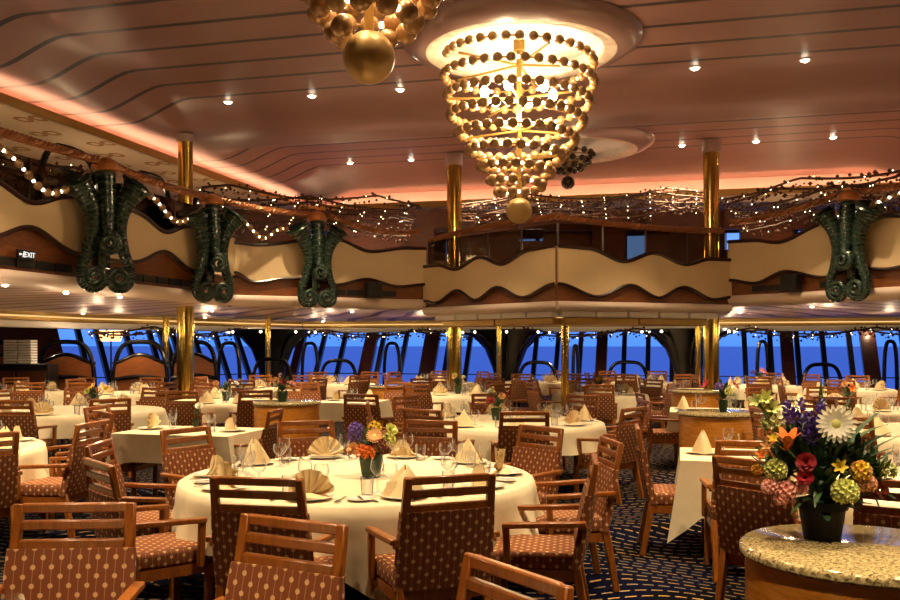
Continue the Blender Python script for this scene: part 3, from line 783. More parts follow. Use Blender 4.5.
for y in (1.4, 4.6, 8.2):                        # rows above and behind the frame's top edge
    for x in (-5.6, -3.6, -.2, 1.9):
        light_spot((x, y, zc(x, y)-.05), {1.4: 900, 4.6: 1000, 8.2: 1050}[y], WARM, 72)
sof = [(5, 284), (66, 292), (120, 296), (38, 316), (83, 313), (205, 317), (212, 310), (268, 320), (323, 321), (375, 322), (352, 311), (740, 312), (760, 322), (812, 306), (828, 321), (869, 320)]
for i, (px, py) in enumerate(sorted(sof)):
    d = (LCZ-EYE)*F/(HZ-py); p = W(px, d, LCZ-.002)
    dl_ = None
    inside = p.x < XL-.3 or p.y > YC+.3
    dl_ = DL.put(p, 0, 'small downlight in the lower balcony soffit, %s' % (ordw+['thirteenth from left', 'fourteenth from left', 'fifteenth from left', 'rightmost'])[i], 'soffit downlights'); dl_.scale = (.6, .6, .6)
    light_point((p.x, p.y, LCZ-.3), 7, WARM, .05)
for x, y in [(-9.5, 7), (-9.5, 10), (-9.3, 13), (-11.6, 12), (-9, 16), (-11.3, 16.5), (-7, 17.5), (-5.6, 19.5), (-8.6, 20.5), (-3.2, 19), (-1, 19), (-2, 22), (1.2, 19.5), (2.6, 17.2), (5, 17), (4.2, 20), (7, 20), (1.2, 22.3), (5, 13), (5.4, 9.5), (7.4, 13.5), (5.2, 6), (7.5, 9)]:
    light_spot((x, y, LCZ-.06), 150, WARM, 165, .6, .06); light_point((x, y, LCZ-.38), 12, WARM, .06)  # the points are added to brighten the soffit and have no fixtures
for x, y in [(-10, 8), (-10, 12), (-9.5, 16), (-7, 18.8), (-3, 19.3), (0, 19.3), (3.4, 17.5), (6, 14.5), (7, 10)]:
    light_spot((x, y, UPC-.06), 70, WARM, 150, .7, .06)

led('cornice_light', (-12.3, -4, 2.20), (-12.3, 17.0, 2.20), 'amber strip light along left gilt cornice')
led('cornice_light', (-12.3, 17.0, 2.20), (-10.4, 23.85, 2.20), 'amber strip light along angled gilt cornice at left')
led('cornice_light', (-10.35, 23.85, 2.20), (9.2, 23.85, 2.20), 'amber strip light along far gilt cornice')
for o in list(C.objects):
    if o.name.startswith('cornice_light'): o.data.materials[0] = M['amber']
def make_added_lamp():  # lamps added out of sight behind the parapet to light the upper ceiling
    o = thing('added_lamp', 'x', 'lamp')
    MB().lathe([(.1, 0), (.1, .02), (.02, .05), (.015, .5)], 16).build('base', 'brass', o)
    MB().lathe([(.13, .42), (.09, .62)], 20, cap=False).build('lamp_shade', 'lamp_shade', o)
    MB().sphere((0, 0, .5), .03, 10, 8).build('bulb', 'bulb', o)
    return o
LP = Proto(make_added_lamp)
for i, (x, y) in enumerate([(-9.3, 7.2), (-9.4, 10.2), (-9.5, 13.4), (-8.8, 16.4), (-6.6, 18.6), (-2.0, 18.6), (1.6, 18.4), (4.8, 16.0), (6.0, 12.0), (-8.5, 22.0), (-3.5, 22.3), (2.5, 22.3), (7.0, 19.5)]):
    LP.put((x, y, UP0+.45), 0, 'small added lamp, unseen on upper deck behind the balcony front, %s' % (ordw+['thirteenth from left'])[i], 'added upper deck lamps')
    light_point((x, y, UP0+1.08), 38, (1, .72, .42), .1)  # added point light above each hidden lamp, warming the upper ceiling
# ---------------------------------------------------------------- chairs
def make_chair():
    root = thing('dining_chair', 'x', 'chair')
    MB().box((0, .02, .435), (.50, .47, .105)).build('seat', 'fabric', root, bevel=.03, bseg=3, boxuv=True)
    def by(z): return -.235-(z-.44)*.19
    # backrest: padded panel curving slightly round the sitter
    mb = MB(); nx, nz = 9, 6; vs = []
    for side in (0, 1):
        for j in range(nz):
            z = .40+(.805-.40)*j/(nz-1)
            for i in range(nx):
                u = -1+2*i/(nx-1); x = u*(.262-.012*j/(nz-1)); th = .038*(1-.35*abs(u)**4)*(1-.25*abs(2*j/(nz-1)-1)**4)
                vs.append((x, by(z)+.02*u*u+(th if side else -th), z))
    fs = []
    for side in (0, 1):
        for j in range(nz-1):
            for i in range(nx-1):
                q_ = [side*nx*nz+j*nx+i, side*nx*nz+j*nx+i+1, side*nx*nz+(j+1)*nx+i+1, side*nx*nz+(j+1)*nx+i]; fs.append(q_ if side == 0 else q_[::-1])
    o_ = nx*nz
    for i in range(nx-1): fs.append((i+1, i, o_+i, o_+i+1)); t_ = (nz-1)*nx; fs.append((t_+i, t_+i+1, o_+t_+i+1, o_+t_+i))
    for j in range(nz-1): fs.append((j*nx, (j+1)*nx, o_+(j+1)*nx, o_+j*nx)); e = nx-1; fs.append(((j+1)*nx+e, j*nx+e, o_+j*nx+e, o_+(j+1)*nx+e))
    mb.add(vs, fs); mb.build('backrest', 'fabric', root, boxuv=True, ang=60)
    mb = MB()
    for sx in (-1, 1): mb.bar((sx*.228, by(.78)+.012, .78), (sx*.222, by(.98)+.012, .98), .042, .034, up=(0, 1, 0))
    for z, h in ((.815, .05), (.895, .04), (.962, .04)):
        mb.bar((-.21, by(z)+.012, z), (.21, by(z)+.012, z), .03, h, up=(0, 0, 1))
    mb.build('back_frame', 'chair_wood', root, bevel=.006, bseg=1)
    mb = MB()
    for sx in (-1, 1): mb.box((sx*.232, .01, .36), (.03, .44, .06))
    for y in (-.2, .22): mb.box((0, y, .36), (.46, .03, .06))
    mb.build('seat_frame', 'chair_wood', root, smooth=False)
    for sx in (-1, 1):
        MB().bar((sx*.24, .22, 0), (sx*.24, .22, .385), .042, .042, up=(0, 1, 0)).build('leg', 'chair_wood', root, bevel=.005, bseg=1)
        MB().bar((sx*.235, -.29, 0), (sx*.235, -.215, .42), .04, .045, up=(0, 1, 0)).build('leg', 'chair_wood', root, bevel=.005, bseg=1)
        a = MB(); a.bar((sx*.272, -.27, .655), (sx*.272, .19, .635), .05, .03); a.bar((sx*.268, .16, .37), (sx*.268, .17, .63), .036, .04, up=(0, 1, 0)); a.bar((sx*.26, -.26, .62), (sx*.262, -.25, .655), .03, .04)
        a.build('armrest', 'chair_wood', root, bevel=.006, bseg=1)
    return root
CH = Proto(make_chair)
CHAIR_GROUP = 'slatted dining chairs with dotted fabric'
# ---------------------------------------------------------------- table pieces
def cloth_round(Rr, drop, seed, corner=.2):
    rnd = random.Random(seed); ph = rnd.random()*6; mb = MB(); seg = 96; rows = []
    prof = [(0, 0), (.5, 0), (.9, 0), (.985, -.002), (1.0, -.012)]
    for k, z in prof[1:]: rows.append([(Rr*k*math.cos(2*PI*i/seg), Rr*k*math.sin(2*PI*i/seg), z) for i in range(seg)])
    for j in range(1, 8):
        u = j/7; row = []
        for i in range(seg):
            a = 2*PI*i/seg; dr = drop+corner*max(0, math.cos(4*a+ph))**2
            fold = (.012+.085*u)*(1-abs(math.sin(5*a+ph+.5*math.sin(2*a))))*u**.7+.025*u*math.sin(14*a+ph)*u+.02*u*math.sin(23*a+ph*2)*u
            r = Rr+.012+.03*u*.5+fold
            row.append((r*math.cos(a), r*math.sin(a), -.012-dr*u))
        rows.append(row)
    vs = [(0, 0, 0)]+[p for r in rows for p in r]; fs = [(0, 1+i, 1+(i+1) % seg) for i in range(seg)]
    for j in range(len(rows)-1):
        for i in range(seg): i2 = (i+1) % seg; fs.append((1+j*seg+i, 1+(j+1)*seg+i, 1+(j+1)*seg+i2, 1+j*seg+i2))
    mb.add(vs, fs); return mb
def cloth_square(wx, wy, drop):
    mb = MB(); n = 14; per = []; rx, ry = wx/2, wy/2
    for (x0, y0_, x1, y1) in ((-rx, -ry, rx, -ry), (rx, -ry, rx, ry), (rx, ry, -rx, ry), (-rx, ry, -rx, -ry)):
        for i in range(n): k = i/n; per.append((x0+(x1-x0)*k, y0_+(y1-y0_)*k, min(k, 1-k)))
    m_ = len(per); rows = [[(x*.97, y*.97, 0) for x, y, k in per], [(x, y, -.004) for x, y, k in per]]
    for j in range(1, 6):
        u = j/5; row = []
        for i, (x, y, k) in enumerate(per):
            c = math.exp(-(k/.09)**2); dr = drop*(1+.5*c)
            o_ = 1+(.03+.012*math.sin(i*1.3))*u+.10*c*u
            row.append((x*o_+(.02*u if x > 0 else -.02*u)*(abs(x) > rx-.001), y*o_, -.004-dr*u))
        rows.append(row)
    vs = [(0, 0, 0)]+[p for r in rows for p in r]; fs = [(0, 1+i, 1+(i+1) % m_) for i in range(m_)]
    for j in range(len(rows)-1):
        for i in range(m_): i2 = (i+1) % m_; fs.append((1+j*m_+i, 1+(j+1)*m_+i, 1+(j+1)*m_+i2, 1+j*m_+i2))
    mb.add(vs, fs); return mb
TZ = .752
def make_plate():
    o = thing('dinner_plate', 'x', 'plate')
    MB().lathe([(1e-4, .004), (.08, .004), (.095, .01), (.135, .018), (.138, .016), (.1, .004), (.075, 0), (1e-4, 0)], 28, cap=False).build('plate', 'china', o)
    return o
def make_plate_obj():
    o = MB().lathe([(1e-4, .004), (.08, .004), (.095, .01), (.135, .018), (.138, .016), (.1, .004), (.075, 0), (1e-4, 0)], 28, cap=False).build('dinner_plate', 'china')
    return tag(o, 'x', 'plate')
def make_fan():                                   # pleated fan napkin standing on its base fold
    mb = MB(); n = 15; vs = []
    for i in range(n):
        a = PI*(.06+.88*i/(n-1)); y = .012*(1 if i % 2 else -1)
        for r in (.015, .075, .115): vs.append((r*math.cos(a), y*(r/.115)+.02*math.cos(a)**2, .004+r*math.sin(a)*1.05))
    fs = [(i*3+k, (i+1)*3+k, (i+1)*3+k+1, i*3+k+1) for i in range(n-1) for k in (0, 1)]
    mb.add(vs, fs); mb.add([(x, y+.012, z) for x, y, z in vs], [f[::-1] for f in fs])
    mb.v = [Vector((v.x*1.25, v.y*1.25, v.z*1.3)) for v in mb.v]
    mb.add([(-.13, -.05, .006), (.13, -.05, .006), (.09, .06, .012), (-.09, .06, .012), (0, .0, .03)], [(0, 1, 4), (1, 2, 4), (2, 3, 4), (3, 0, 4), (3, 2, 1, 0)])
    return tag(mb.build('folded_napkin', 'napkin', recalc=False), 'x', 'napkin')
def make_peak():                                  # peaked, wrapped napkin
    mb = MB(); n = 20; rows = []
    for j in range(7):
        u = j/6; row = []
        for i in range(n):
            a = 2*PI*i/n; r = (.085*(1-u)**.75+.006)*(1+.14*math.sin(3*a)); row.append((r*math.cos(a)*1.2+.012*u, r*math.sin(a)*.75, .15*u*(1-.12*math.sin(a*2)*u)))
        rows.append(row)
    vs = [(p[0]*1.2, p[1]*1.2, p[2]*1.12) for r in rows for p in r]; fs = [(j*n+i, j*n+(i+1) % n, (j+1)*n+(i+1) % n, (j+1)*n+i) for j in range(6) for i in range(n)]
    mb.add(vs, fs)
    mb.add([(-.1, -.02, .09), (-.125, -.03, .004), (.02, -.075, .004), (.1, -.055, .004), (.03, -.03, .10)], [(0, 1, 2), (0, 2, 4), (4, 2, 3)])
    return tag(mb.build('folded_napkin', 'napkin'), 'x', 'napkin')
def make_wing():                                  # open winged napkin, two curved leaves
    mb = MB()
    for sx in (-1, 1):
        vs = []; n, m_ = 7, 6
        for j in range(m_):
            v = j/(m_-1)
            for i in range(n):
                u = i/(n-1); vs.append((sx*(.005+.12*u*(1-.35*v)), .03*math.sin(u*2.2)-.03+.03*v, .004+.13*v*(1-.75*u*u)))
        fs = [(j*n+i, j*n+i+1, (j+1)*n+i+1, (j+1)*n+i) for j in range(m_-1) for i in range(n-1)]
        mb.add(vs, fs); mb.add([(x, y+.02, z) for x, y, z in vs], [f[::-1] for f in fs])
    mb.box((0, .0, .007), (.2, .09, .008))
    return tag(mb.build('folded_napkin', 'napkin', recalc=False), 'x', 'napkin')
def goblet(name, h, rb, stem, rbase=.034):
    hb = h-stem
    prof = [(rbase, 0), (rbase, .003), (.006, .008), (.004, stem*.6), (.005, stem), (rb*.55, stem+hb*.12), (rb*.92, stem+hb*.35), (rb, stem+hb*.55), (rb*.9, stem+hb*.85), (rb*.84, h)]
    return tag(MB().lathe(prof, 16, cap=False).build(name, 'glass'), 'x', 'glass')
def tumbler():
    return tag(MB().lathe([(1e-4, .006), (.03, .006), (.03, 0), (.034, .0), (.04, .11), (.038, .11), (.032, .012)], 16, cap=False).build('water_glass', 'glass'), 'x', 'glass')
PL, FA, PK, WG = Proto(make_plate_obj), Proto(make_fan), Proto(make_peak), Proto(make_wing)
G1, G2, G3 = Proto(lambda: goblet('wine_glass', .20, .042, .10)), Proto(lambda: goblet('wine_goblet', .165, .048, .075)), Proto(tumbler)
def make_knife():
    mb = MB(); mb.box((0, -.045, .004), (.012, .09, .005)); mb.box((0, .055, .003), (.016, .12, .0025))
    return tag(mb.build('table_knife', 'silver', bevel=.001, bseg=1), 'x', 'cutlery')
def make_fork():
    mb = MB(); mb.box((0, -.03, .004), (.009, .13, .004)); mb.box((0, .05, .004), (.022, .03, .003))
    for x in (-.0085, -.003, .003, .0085): mb.box((x, .085, .004), (.0028, .045, .0025))
    return tag(mb.build('table_fork', 'silver'), 'x', 'cutlery')
def make_side(): return tag(MB().lathe([(1e-4, .003), (.05, .003), (.08, .012), (.082, .011), (.05, 0), (1e-4, 0)], 24, cap=False).build('side_plate', 'china'), 'x', 'plate')
def make_butter():
    mb = MB(); mb.box((0, -.03, .003), (.009, .07, .004)); mb.box((0, .035, .003), (.014, .06, .0025)); return tag(mb.build('butter_knife', 'silver'), 'x', 'cutlery')
SP, SN = Proto(make_side), Proto(make_butter)
KN, FK = Proto(make_knife), Proto(make_fork)

# ---------------------------------------------------------------- flowers
def petal(mb, base, direction, up, L, w, curl=.3, n=4, mi=0):
    d = Vector(direction).normalized(); up = Vector(up); s = d.cross(up)
    if s.length < 1e-4: s = d.orthogonal()
    s.normalize(); u = s.cross(d).normalized(); vs = []
    for j in range(n+1):
        k = j/n; ww = w*math.sin(PI*(.12+.80*k))**.7*.5; c = Vector(base)+d*L*k+u*(curl*L*(k*k-.2*k))
        vs += [c-s*ww+u*ww*.25, c, c+s*ww+u*ww*.25]
    fs = []
    for j in range(n):
        for k in (0, 1): fs.append((j*3+k, j*3+k+1, (j+1)*3+k+1, (j+1)*3+k))
    mb.add(vs, fs, mi)
def frame_of(n):
    n = Vector(n).normalized(); a = n.orthogonal().normalized(); return n, a, n.cross(a)
def fl_gerbera(c, n, r, m_, parent, name='gerbera', centre='petal_lime'):
    n, a, b = frame_of(n); mb = MB(); c = Vector(c)
    for ring, (cnt, L, el) in enumerate(((20, r, .08), (16, r*.8, .3))):
        for i in range(cnt):
            t_ = 2*PI*i/cnt+ring*.2; d = (a*math.cos(t_)+b*math.sin(t_))+n*el
            petal(mb, c+d*r*.12, d, n, L*.9, r*.26, .12)
    o = mb.build(name, m_, parent, recalc=False)
    mb = MB(); rot = n.to_track_quat('Z', 'Y').to_matrix()
    mb.lathe([(r*.22, .0), (r*.24, r*.06), (r*.16, r*.13), (1e-4, r*.14)], 14, c+n*r*.04, 0, False, rot); mb.build('flower_centre', centre, o)
def fl_rose(c, n, r, m_, parent, name='rose'):
    n, a, b = frame_of(n); mb = MB(); c = Vector(c)
    for ring, (cnt, rad, el) in enumerate(((3, .18, 3.0), (5, .38, 1.6), (6, .6, .9), (7, .8, .45))):
        for i in range(cnt):
            t_ = 2*PI*i/cnt+ring*.7; o_ = a*math.cos(t_)+b*math.sin(t_)
            petal(mb, c+o_*r*rad*.5, o_+n*el, n if el < 2 else -o_, r*(.75-.05*ring+.15), r*.85, -.25 if ring < 3 else .2, 4)
    mb.build(name, m_, parent, recalc=False)
def fl_puff(c, r, ms, parent, name, cnt=60, seed=0, pl=.35):
    rnd = random.Random(seed); mb = MB(); c = Vector(c)
    for i in range(cnt):
        z = 1-1.75*i/cnt; t_ = i*2.39996; h = math.sqrt(max(0, 1-z*z)); v = Vector((h*math.cos(t_), h*math.sin(t_), z))
        p = c+v*r*.72
        for k in range(4):
            q_ = v.orthogonal().normalized(); q_ = Matrix.Rotation(PI/2*k+i, 3, v) @ q_
            petal(mb, p, q_+v*.7, v, r*pl, r*pl*.8, .3, 2, rnd.randrange(len(ms)))
    mb.build(name, ms, parent, recalc=False)
def fl_spike(p0, p1, r, ms, parent, name, cnt=34, seed=0):
    rnd = random.Random(seed); mb = MB(); p0, p1 = Vector(p0), Vector(p1); ax = (p1-p0).normalized(); o_ = ax.orthogonal().normalized()
    for i in range(cnt):
        k = i/cnt; d = Matrix.Rotation(i*2.4, 3, ax) @ o_; rr = r*(1-.55*k); c = p0+(p1-p0)*k
        for j in range(3):
            petal(mb, c+d*rr*.4, d+ax*.5+Vector((rnd.uniform(-.5, .5), rnd.uniform(-.5, .5), rnd.uniform(-.5, .5))), ax, rr*.8, rr*.6, .3, 3, rnd.randrange(len(ms)))
    mb.build(name, ms, parent, recalc=False)
def fl_lily(c, n, L, m_, parent, name='lily', cnt=6, open_=.9):
    n, a, b = frame_of(n); mb = MB()
    for i in range(cnt):
        t_ = 2*PI*i/cnt; d = n+(a*math.cos(t_)+b*math.sin(t_))*open_; petal(mb, Vector(c), d, n, L, L*.42, -.3, 5)
    mb.build(name, m_, parent, recalc=False)
def fl_leaf(p0, p1, w, m_, parent, bend=.15, name='leaf'):
    mb = MB(); p0, p1 = Vector(p0), Vector(p1); d = p1-p0; s = d.cross(Vector((0, 0, 1)))
    s = s.normalized() if s.length > 1e-4 else Vector((1, 0, 0)); vs = []; n = 8
    for j in range(n+1):
        k = j/n; ww = w*math.sin(PI*(.04+.95*k))**.8*.5; c = p0+d*k+Vector((0, 0, bend*d.length*math.sin(PI*k)))
        vs += [c-s*ww+Vector((0, 0, ww*.3)), c, c+s*ww+Vector((0, 0, ww*.3))]
    mb.add(vs, [(j*3+k, j*3+k+1, (j+1)*3+k+1, (j+1)*3+k) for j in range(n) for k in (0, 1)])
    mb.build(name, m_, parent, recalc=False)
def fl_bush(c, r, parent, cnt=60, seed=1, name='greenery', ms=('leaf_dark', 'leaf')):
    rnd = random.Random(seed); mb = MB(); c = Vector(c)
    for i in range(cnt):
        v = Vector((rnd.gauss(0, 1), rnd.gauss(0, 1), rnd.gauss(.2, .8))).normalized()
        petal(mb, c+v*r*rnd.uniform(.1, .6), v+Vector((0, 0, .25)), Vector((0, 0, 1)), r*rnd.uniform(.35, .6), r*.2, .2, 3, rnd.randrange(len(ms)))
    mb.sphere(c, r*.3, 8, 6); mb.build(name, list(ms), parent, recalc=False)
def small_vase(loc, label, kinds, r=.075, h=.15, seed=1, spread=.16, vase='leaf_dark', pos=None):
    rnd = random.Random(seed); o = thing('flower_vase', label, 'flowers', loc, 0, 'small flower arrangements')
    MB().lathe([(r*.72, 0), (r*.85, h*.3), (r, h*.8), (r*.93, h), (r*.85, h), (r*.8, h*.5), (1e-4, h*.4)], 20).build('vase', vase, o)
    fl_bush((0, 0, h+.06), spread*.85, o, 46, seed)
    for i, (kd, m_) in enumerate(kinds):
        a = 2*PI*i/len(kinds)+rnd.random(); rr = spread*rnd.uniform(.45, .95); c = (rr*math.cos(a), rr*math.sin(a), h+.05+rnd.uniform(.03, .14))
        if pos: c = tuple(cam2w(pos[i][0], pos[i][1], h+pos[i][2]))
        n = Vector((c[0], c[1]-.12, .12))
        MB().tube([(0, 0, h*.7), (c[0]*.5, c[1]*.5, h+.03), c], .003, 5).build('stem', 'stem', o)
        if kd == 'g': fl_gerbera(c, n, .055, m_, o)
        elif kd == 'r': fl_rose(c, n, .045, m_, o)
        elif kd == 'l': fl_lily(c, n, .08, m_, o)
        else: fl_puff(c, .05, [m_], o, 'carnation', 30, i)
    return o

# ---------------------------------------------------------------- tables
def quad(a):
    a = (a+180) % 360-180
    return 'near' if -135 <= a < -45 else 'right' if -45 <= a < 45 else 'far' if 45 <= a < 135 else 'left'
def seat_names(angs):
    res = {}; by_q = {}
    for a in angs: by_q.setdefault(quad(a), []).append(a)
    for qd, L in by_q.items():
        if qd in ('near', 'far'): L = sorted(L, key=lambda a: math.cos(R(a))); w = {1: [''], 2: ['left', 'right'], 3: ['left', 'middle', 'right'], 4: ['leftmost', 'inner left', 'inner right', 'rightmost']}[len(L)]
        else: L = sorted(L, key=lambda a: math.sin(R(a))); w = {1: [''], 2: ['nearer', 'farther'], 3: ['nearest', 'middle', 'farthest'], 4: ['nearest', 'second', 'third', 'farthest']}[len(L)]
        for a, n in zip(L, w): res[a] = (n+' ' if n else '')+qd
    return res
gl_count = 0
def setting(tc, ang_w, rr, seat, desc, level, style):
    """plate, napkin and glasses for one seat; ang_w = world angle of the seat from the table centre"""
    global gl_count
    dv = Vector((math.cos(ang_w), math.sin(ang_w), 0)); sv = Vector((-dv.y, dv.x, 0)); rz = ang_w+PI/2
    p = tc+dv*(rr-.2); p.z = TZ
    if not seen(p, 25): return
    PL.put(p, rz, 'white dinner plate at %s seat of %s' % (seat, desc), 'dinner plates')
    nk = (FA, PK, WG)[style % 3]
    nk.put(p+Vector((0, 0, .006)), rz+R(random.uniform(-14, 14)), 'cream folded napkin at %s seat of %s' % (seat, desc), 'folded cream napkins')
    gs = ((G1, 'tall wine glass', -.10, .40), (G2, 'round wine goblet', -.01, .44), (G3, 'water tumbler', -.18, .34))[:3 if level > 1 else level]
    for pr, nm, so, ro in gs:
        q_ = tc+dv*(rr-ro)+sv*so; q_.z = TZ
        pr.put(q_, rz, '%s at %s seat of %s' % (nm, seat, desc), 'glasses on the tables'); gl_count += 1
    if level > 2:
        KN.put(p-sv*.19+Vector((0, 0, .001)), rz+PI, 'silver knife at %s seat of %s' % (seat, desc), 'table cutlery')
        FK.put(p+sv*.19+Vector((0, 0, .001)), rz+PI, 'silver fork at %s seat of %s' % (seat, desc), 'table cutlery')
    if level > 3:
        SP.put(p+sv*.30-dv*.02, rz, 'small white side plate at %s seat of %s' % (seat, desc), 'side plates'); SN.put(p+sv*.30-dv*.02+Vector((0, 0, .008)), rz+.5, 'butter knife on side plate at %s seat of %s' % (seat, desc), 'butter knives')
def put_chair(c_top_cam, face_cam_deg, label):
    """chair whose top-rail centre stands at camera-frame (cx, d), facing face_cam_deg in that frame"""
    f = R(face_cam_deg)+A; fw = Vector((math.cos(f), math.sin(f), 0)); top = cam2w(*c_top_cam)
    return CH.put(top+fw*.325, f-PI/2, label, CHAIR_GROUP)
def make_table(kind, Rr, desc, loc, rz=0, w=None):
    o = thing('round_table' if kind == 'round' else 'square_table', '%s under its cream cloth' % desc, 'table', loc, rz, 'dining tables')
    if kind == 'round': MB().cyl((0, 0, 0), Rr-.01, .70, .742, 40).build('tabletop', 'dark_wood', o)
    else: MB().box((0, 0, .721), (w[0]-.02, w[1]-.02, .042)).build('tabletop', 'dark_wood', o, smooth=False)
    MB().lathe([(.06, .03), (.055, .35), (.09, .70)], 16).build('pedestal', 'black', o)
    MB().lathe([(.30, 0), (.30, .025), (.08, .05)], 24).build('base', 'black', o)
def round_table(px, d, Rr, desc, angs, level=2, chair_r=None, skip_ch=(), style=0, drop=.26, cam=None, turn={}):
    cx = (px-450)/F*d if cam is None else cam[0]
    tc = cam2w(cx, d); make_table('round', Rr, desc, tc)
    cl = cloth_round(Rr, drop, int(px*7+d*3)).build('tablecloth', 'cloth', recalc=True, ang=80); cl.location = (tc.x, tc.y, TZ-.004)
    tag(cl, 'cream tablecloth draped over %s' % desc, 'tablecloth', 'cream tablecloths')
    nm = seat_names(angs); cr = (Rr+.55) if chair_r is None else chair_r
    for i, a in enumerate(angs):
        ct = (cx+cr*math.cos(R(a)), d+cr*math.sin(R(a))); w = cam2w(*ct, .9)
        jit = random.Random(int(px*13+a)).uniform(-9, 9)
        if a not in skip_ch and seen(w, 45): put_chair(ct, turn.get(a, a+180+jit*(level < 3)), 'slatted dining chair, %s side of %s' % (nm[a], desc))
        setting(tc, R(a)+A, Rr, nm[a], desc, level, style+i)
    return tc
def square_table(ccx, d, w, desc, chairs, level=2, rot=0.0, drop=.28, style=1, seats=()):
    tc = cam2w(ccx, d); make_table('square', 0, desc, tc, rot, w)
    cl = cloth_square(w[0], w[1], drop).build('tablecloth', 'cloth', recalc=True, ang=60); cl.location = (tc.x, tc.y, TZ-.004); cl.rotation_euler = (0, 0, rot)
    tag(cl, 'cream tablecloth hanging from %s' % desc, 'tablecloth', 'cream tablecloths')
    for ct, face, lab in chairs: put_chair(ct, face, lab)
    for i, (a, nm) in enumerate(seats):
        aw = R(a)+rot; rr = w[0]/2 if a % 180 == 0 else w[1]/2
        setting(tc, aw, rr+.02, nm, desc, level, style+i)
    return tc

tA = round_table(359, 6.1, 1.18, 'big foreground round table', [-101, -69, -33, 3, 39, 75, 111, 147, 183, 219], 4, 1.73, drop=.30, turn={-33: 172, 3: 186})
small_vase(tA+W(371, 6.0, TZ)-W(359, 6.1, 0), 'mixed flowers with orange gerbera on big foreground round table',
           [('p', 'petal_orange'), ('r', 'petal_peach'), ('g', 'petal_peach'), ('p', 'petal_violet'), ('p', 'petal_violet'), ('p', 'petal_lime'), ('p', 'petal_rust'), ('p', 'petal_orange'), ('r', 'petal_lime'), ('p', 'petal_yellow')], .08, .15, 4, .15,
           pos=[(-.05, -.1, .03), (-.11, -.06, .04), (.03, -.08, .13), (-.10, -.02, .17), (-.11, 0, .12), (.12, -.03, .1), (.06, -.08, .07), (-.01, -.11, .02), (.13, 0, .16), (.02, .06, .17)])
tB = round_table(508, 10.4, 1.1, 'round table right behind foreground table', [-126, -88, -40, 5, 50, 95, 140, 185], 3, 1.62, style=1)
small_vase(tB+Vector((-.15, .1, TZ)), 'red and white flowers on round table behind foreground table', [('p', 'petal_rust'), ('r', 'petal_lime'), ('r', 'petal_white'), ('p', 'petal_crimson'), ('r', 'petal_peach')], .07, .14, 5, .17)
tD = round_table(76, 12.2, 1.15, 'large round table at far left', [-92, -54, -130, 70, 110, 152], 3, 1.66)
small_vase(tD+Vector((.35, -.1, TZ)), 'yellow flowers on large round table at far left', [('l', 'petal_yellow'), ('l', 'petal_yellow'), ('r', 'petal_lime')], .06, .14, 6, .15)
tE = round_table(-105, 7.7, 1.15, 'round table cut by left frame edge', [-40, -5, 36], 3, 1.72, cam=(-4.72,))
# the nearest table, below the frame; only its chairs and one glass rise into view
tN = cam2w(-1.25, 1.9); make_table('round', 1.0, 'nearest round table below the frame', tN)
cl = cloth_round(1.0, .3, 3).build('tablecloth', 'cloth', ang=80); cl.location = (tN.x, tN.y, TZ-.004); tag(cl, 'cream tablecloth over nearest round table below the frame', 'tablecloth', 'cream tablecloths')
put_chair((-1.54, 3.70), -86, 'slatted dining chair facing viewer at bottom left corner')
put_chair((-.585, 3.36), -118, 'slatted dining chair turned aside at bottom, left of centre')
put_chair((.19, 2.62), -146, 'slatted dining chair peeking up at the bottom edge centre')
q = W(8, 2.55, TZ); G2.put(q, 0, 'wine goblet rim rising at bottom left corner', 'glasses on the tables')

ROT = 0.0
tG = square_table(-2.67, 9.3, (1.30, .90), 'square table left of centre', [((-1.75, 9.05), 175, 'slatted dining chair drawn up right of left square table'),
     ((-3.75, 9.55), -8, 'slatted dining chair left of left square table')], 2, seats=[(0, 'right'), (180, 'left')], style=2)
small_vase(tG+Vector((.05, 0, TZ)), 'single white rose in bud vase on left square table', [('r', 'petal_white')], .03, .12, 3, .05)
tH = round_table(226, 14.2, .9, 'round table behind left square table', [-100, -60, 58, 118], 2, 1.5, style=1)
tI = round_table(258, 18.0, .85, 'round table beyond left granite stand', [-90, -20, 40, 100, 160], 2, 1.4)
tC = square_table(-1.55, 14.2, (.95, .95), 'small square table between granite stands', [((-1.18, 11.9), 75, 'slatted dining chair before small square table between granite stands'),
     ((-2.5, 15.6), -60, 'slatted dining chair behind small square table at left'), ((-.9, 15.75), -100, 'slatted dining chair behind small square table at right')], 2, seats=[(0, 'right'), (180, 'left')], style=1)
tJ = round_table(340, 20.6, .8, 'far round table under left windows', [-120, -65, 65, 120, 180], 2, 1.38)
tV = round_table(440, 21.3, .8, 'far round table left of dark sculpture', [-90, -25, 40, 90, 145, 205], 2, 1.38, style=1)
tW = round_table(458, 16.3, .85, 'round table before left bay column', [-120, -60, 0, 60, 120], 2, 1.42)
tX = round_table(537, 21.6, .8, 'far round table right of dark sculpture', [-110, -60, 0, 60, 180], 2, 1.38, style=2)
tU = round_table(600, 16.2, .85, 'round table right of slim bay post', [-100, -40, 35, 90, 145, 205], 2, 1.42, style=1)
tS = round_table(645, 21.3, .8, 'far round table under middle windows', [-120, -65, 65, 120, 180], 2, 1.38)
tQ = round_table(848, 12.6, .95, 'round table behind the big bouquet', [-120, -80, -30, 30, 80, 125], 3, 1.52, style=2)
tM = round_table(905, 9.3, 1.0, 'round table at right frame edge', [-100, 100, 140, 185, 225], 3, 1.55)
tR = round_table(850, 18.0, .85, 'far round table under right windows', [-120, -60, 0, 60, 180], 2, 1.42, style=1)
tY = round_table(760, 19.6, .85, 'far round table right of bay column', [-110, 20, 60, 120, 180], 2, 1.42)
tAA = round_table(22, 16.8, .85, 'far round table before left wavy divider', [-110, -60, 60, 120], 2, 1.42, style=1)
tBB = round_table(126, 16.6, .85, 'round table before right wavy divider', [-100, -40, 30, 90, 150], 2, 1.42)
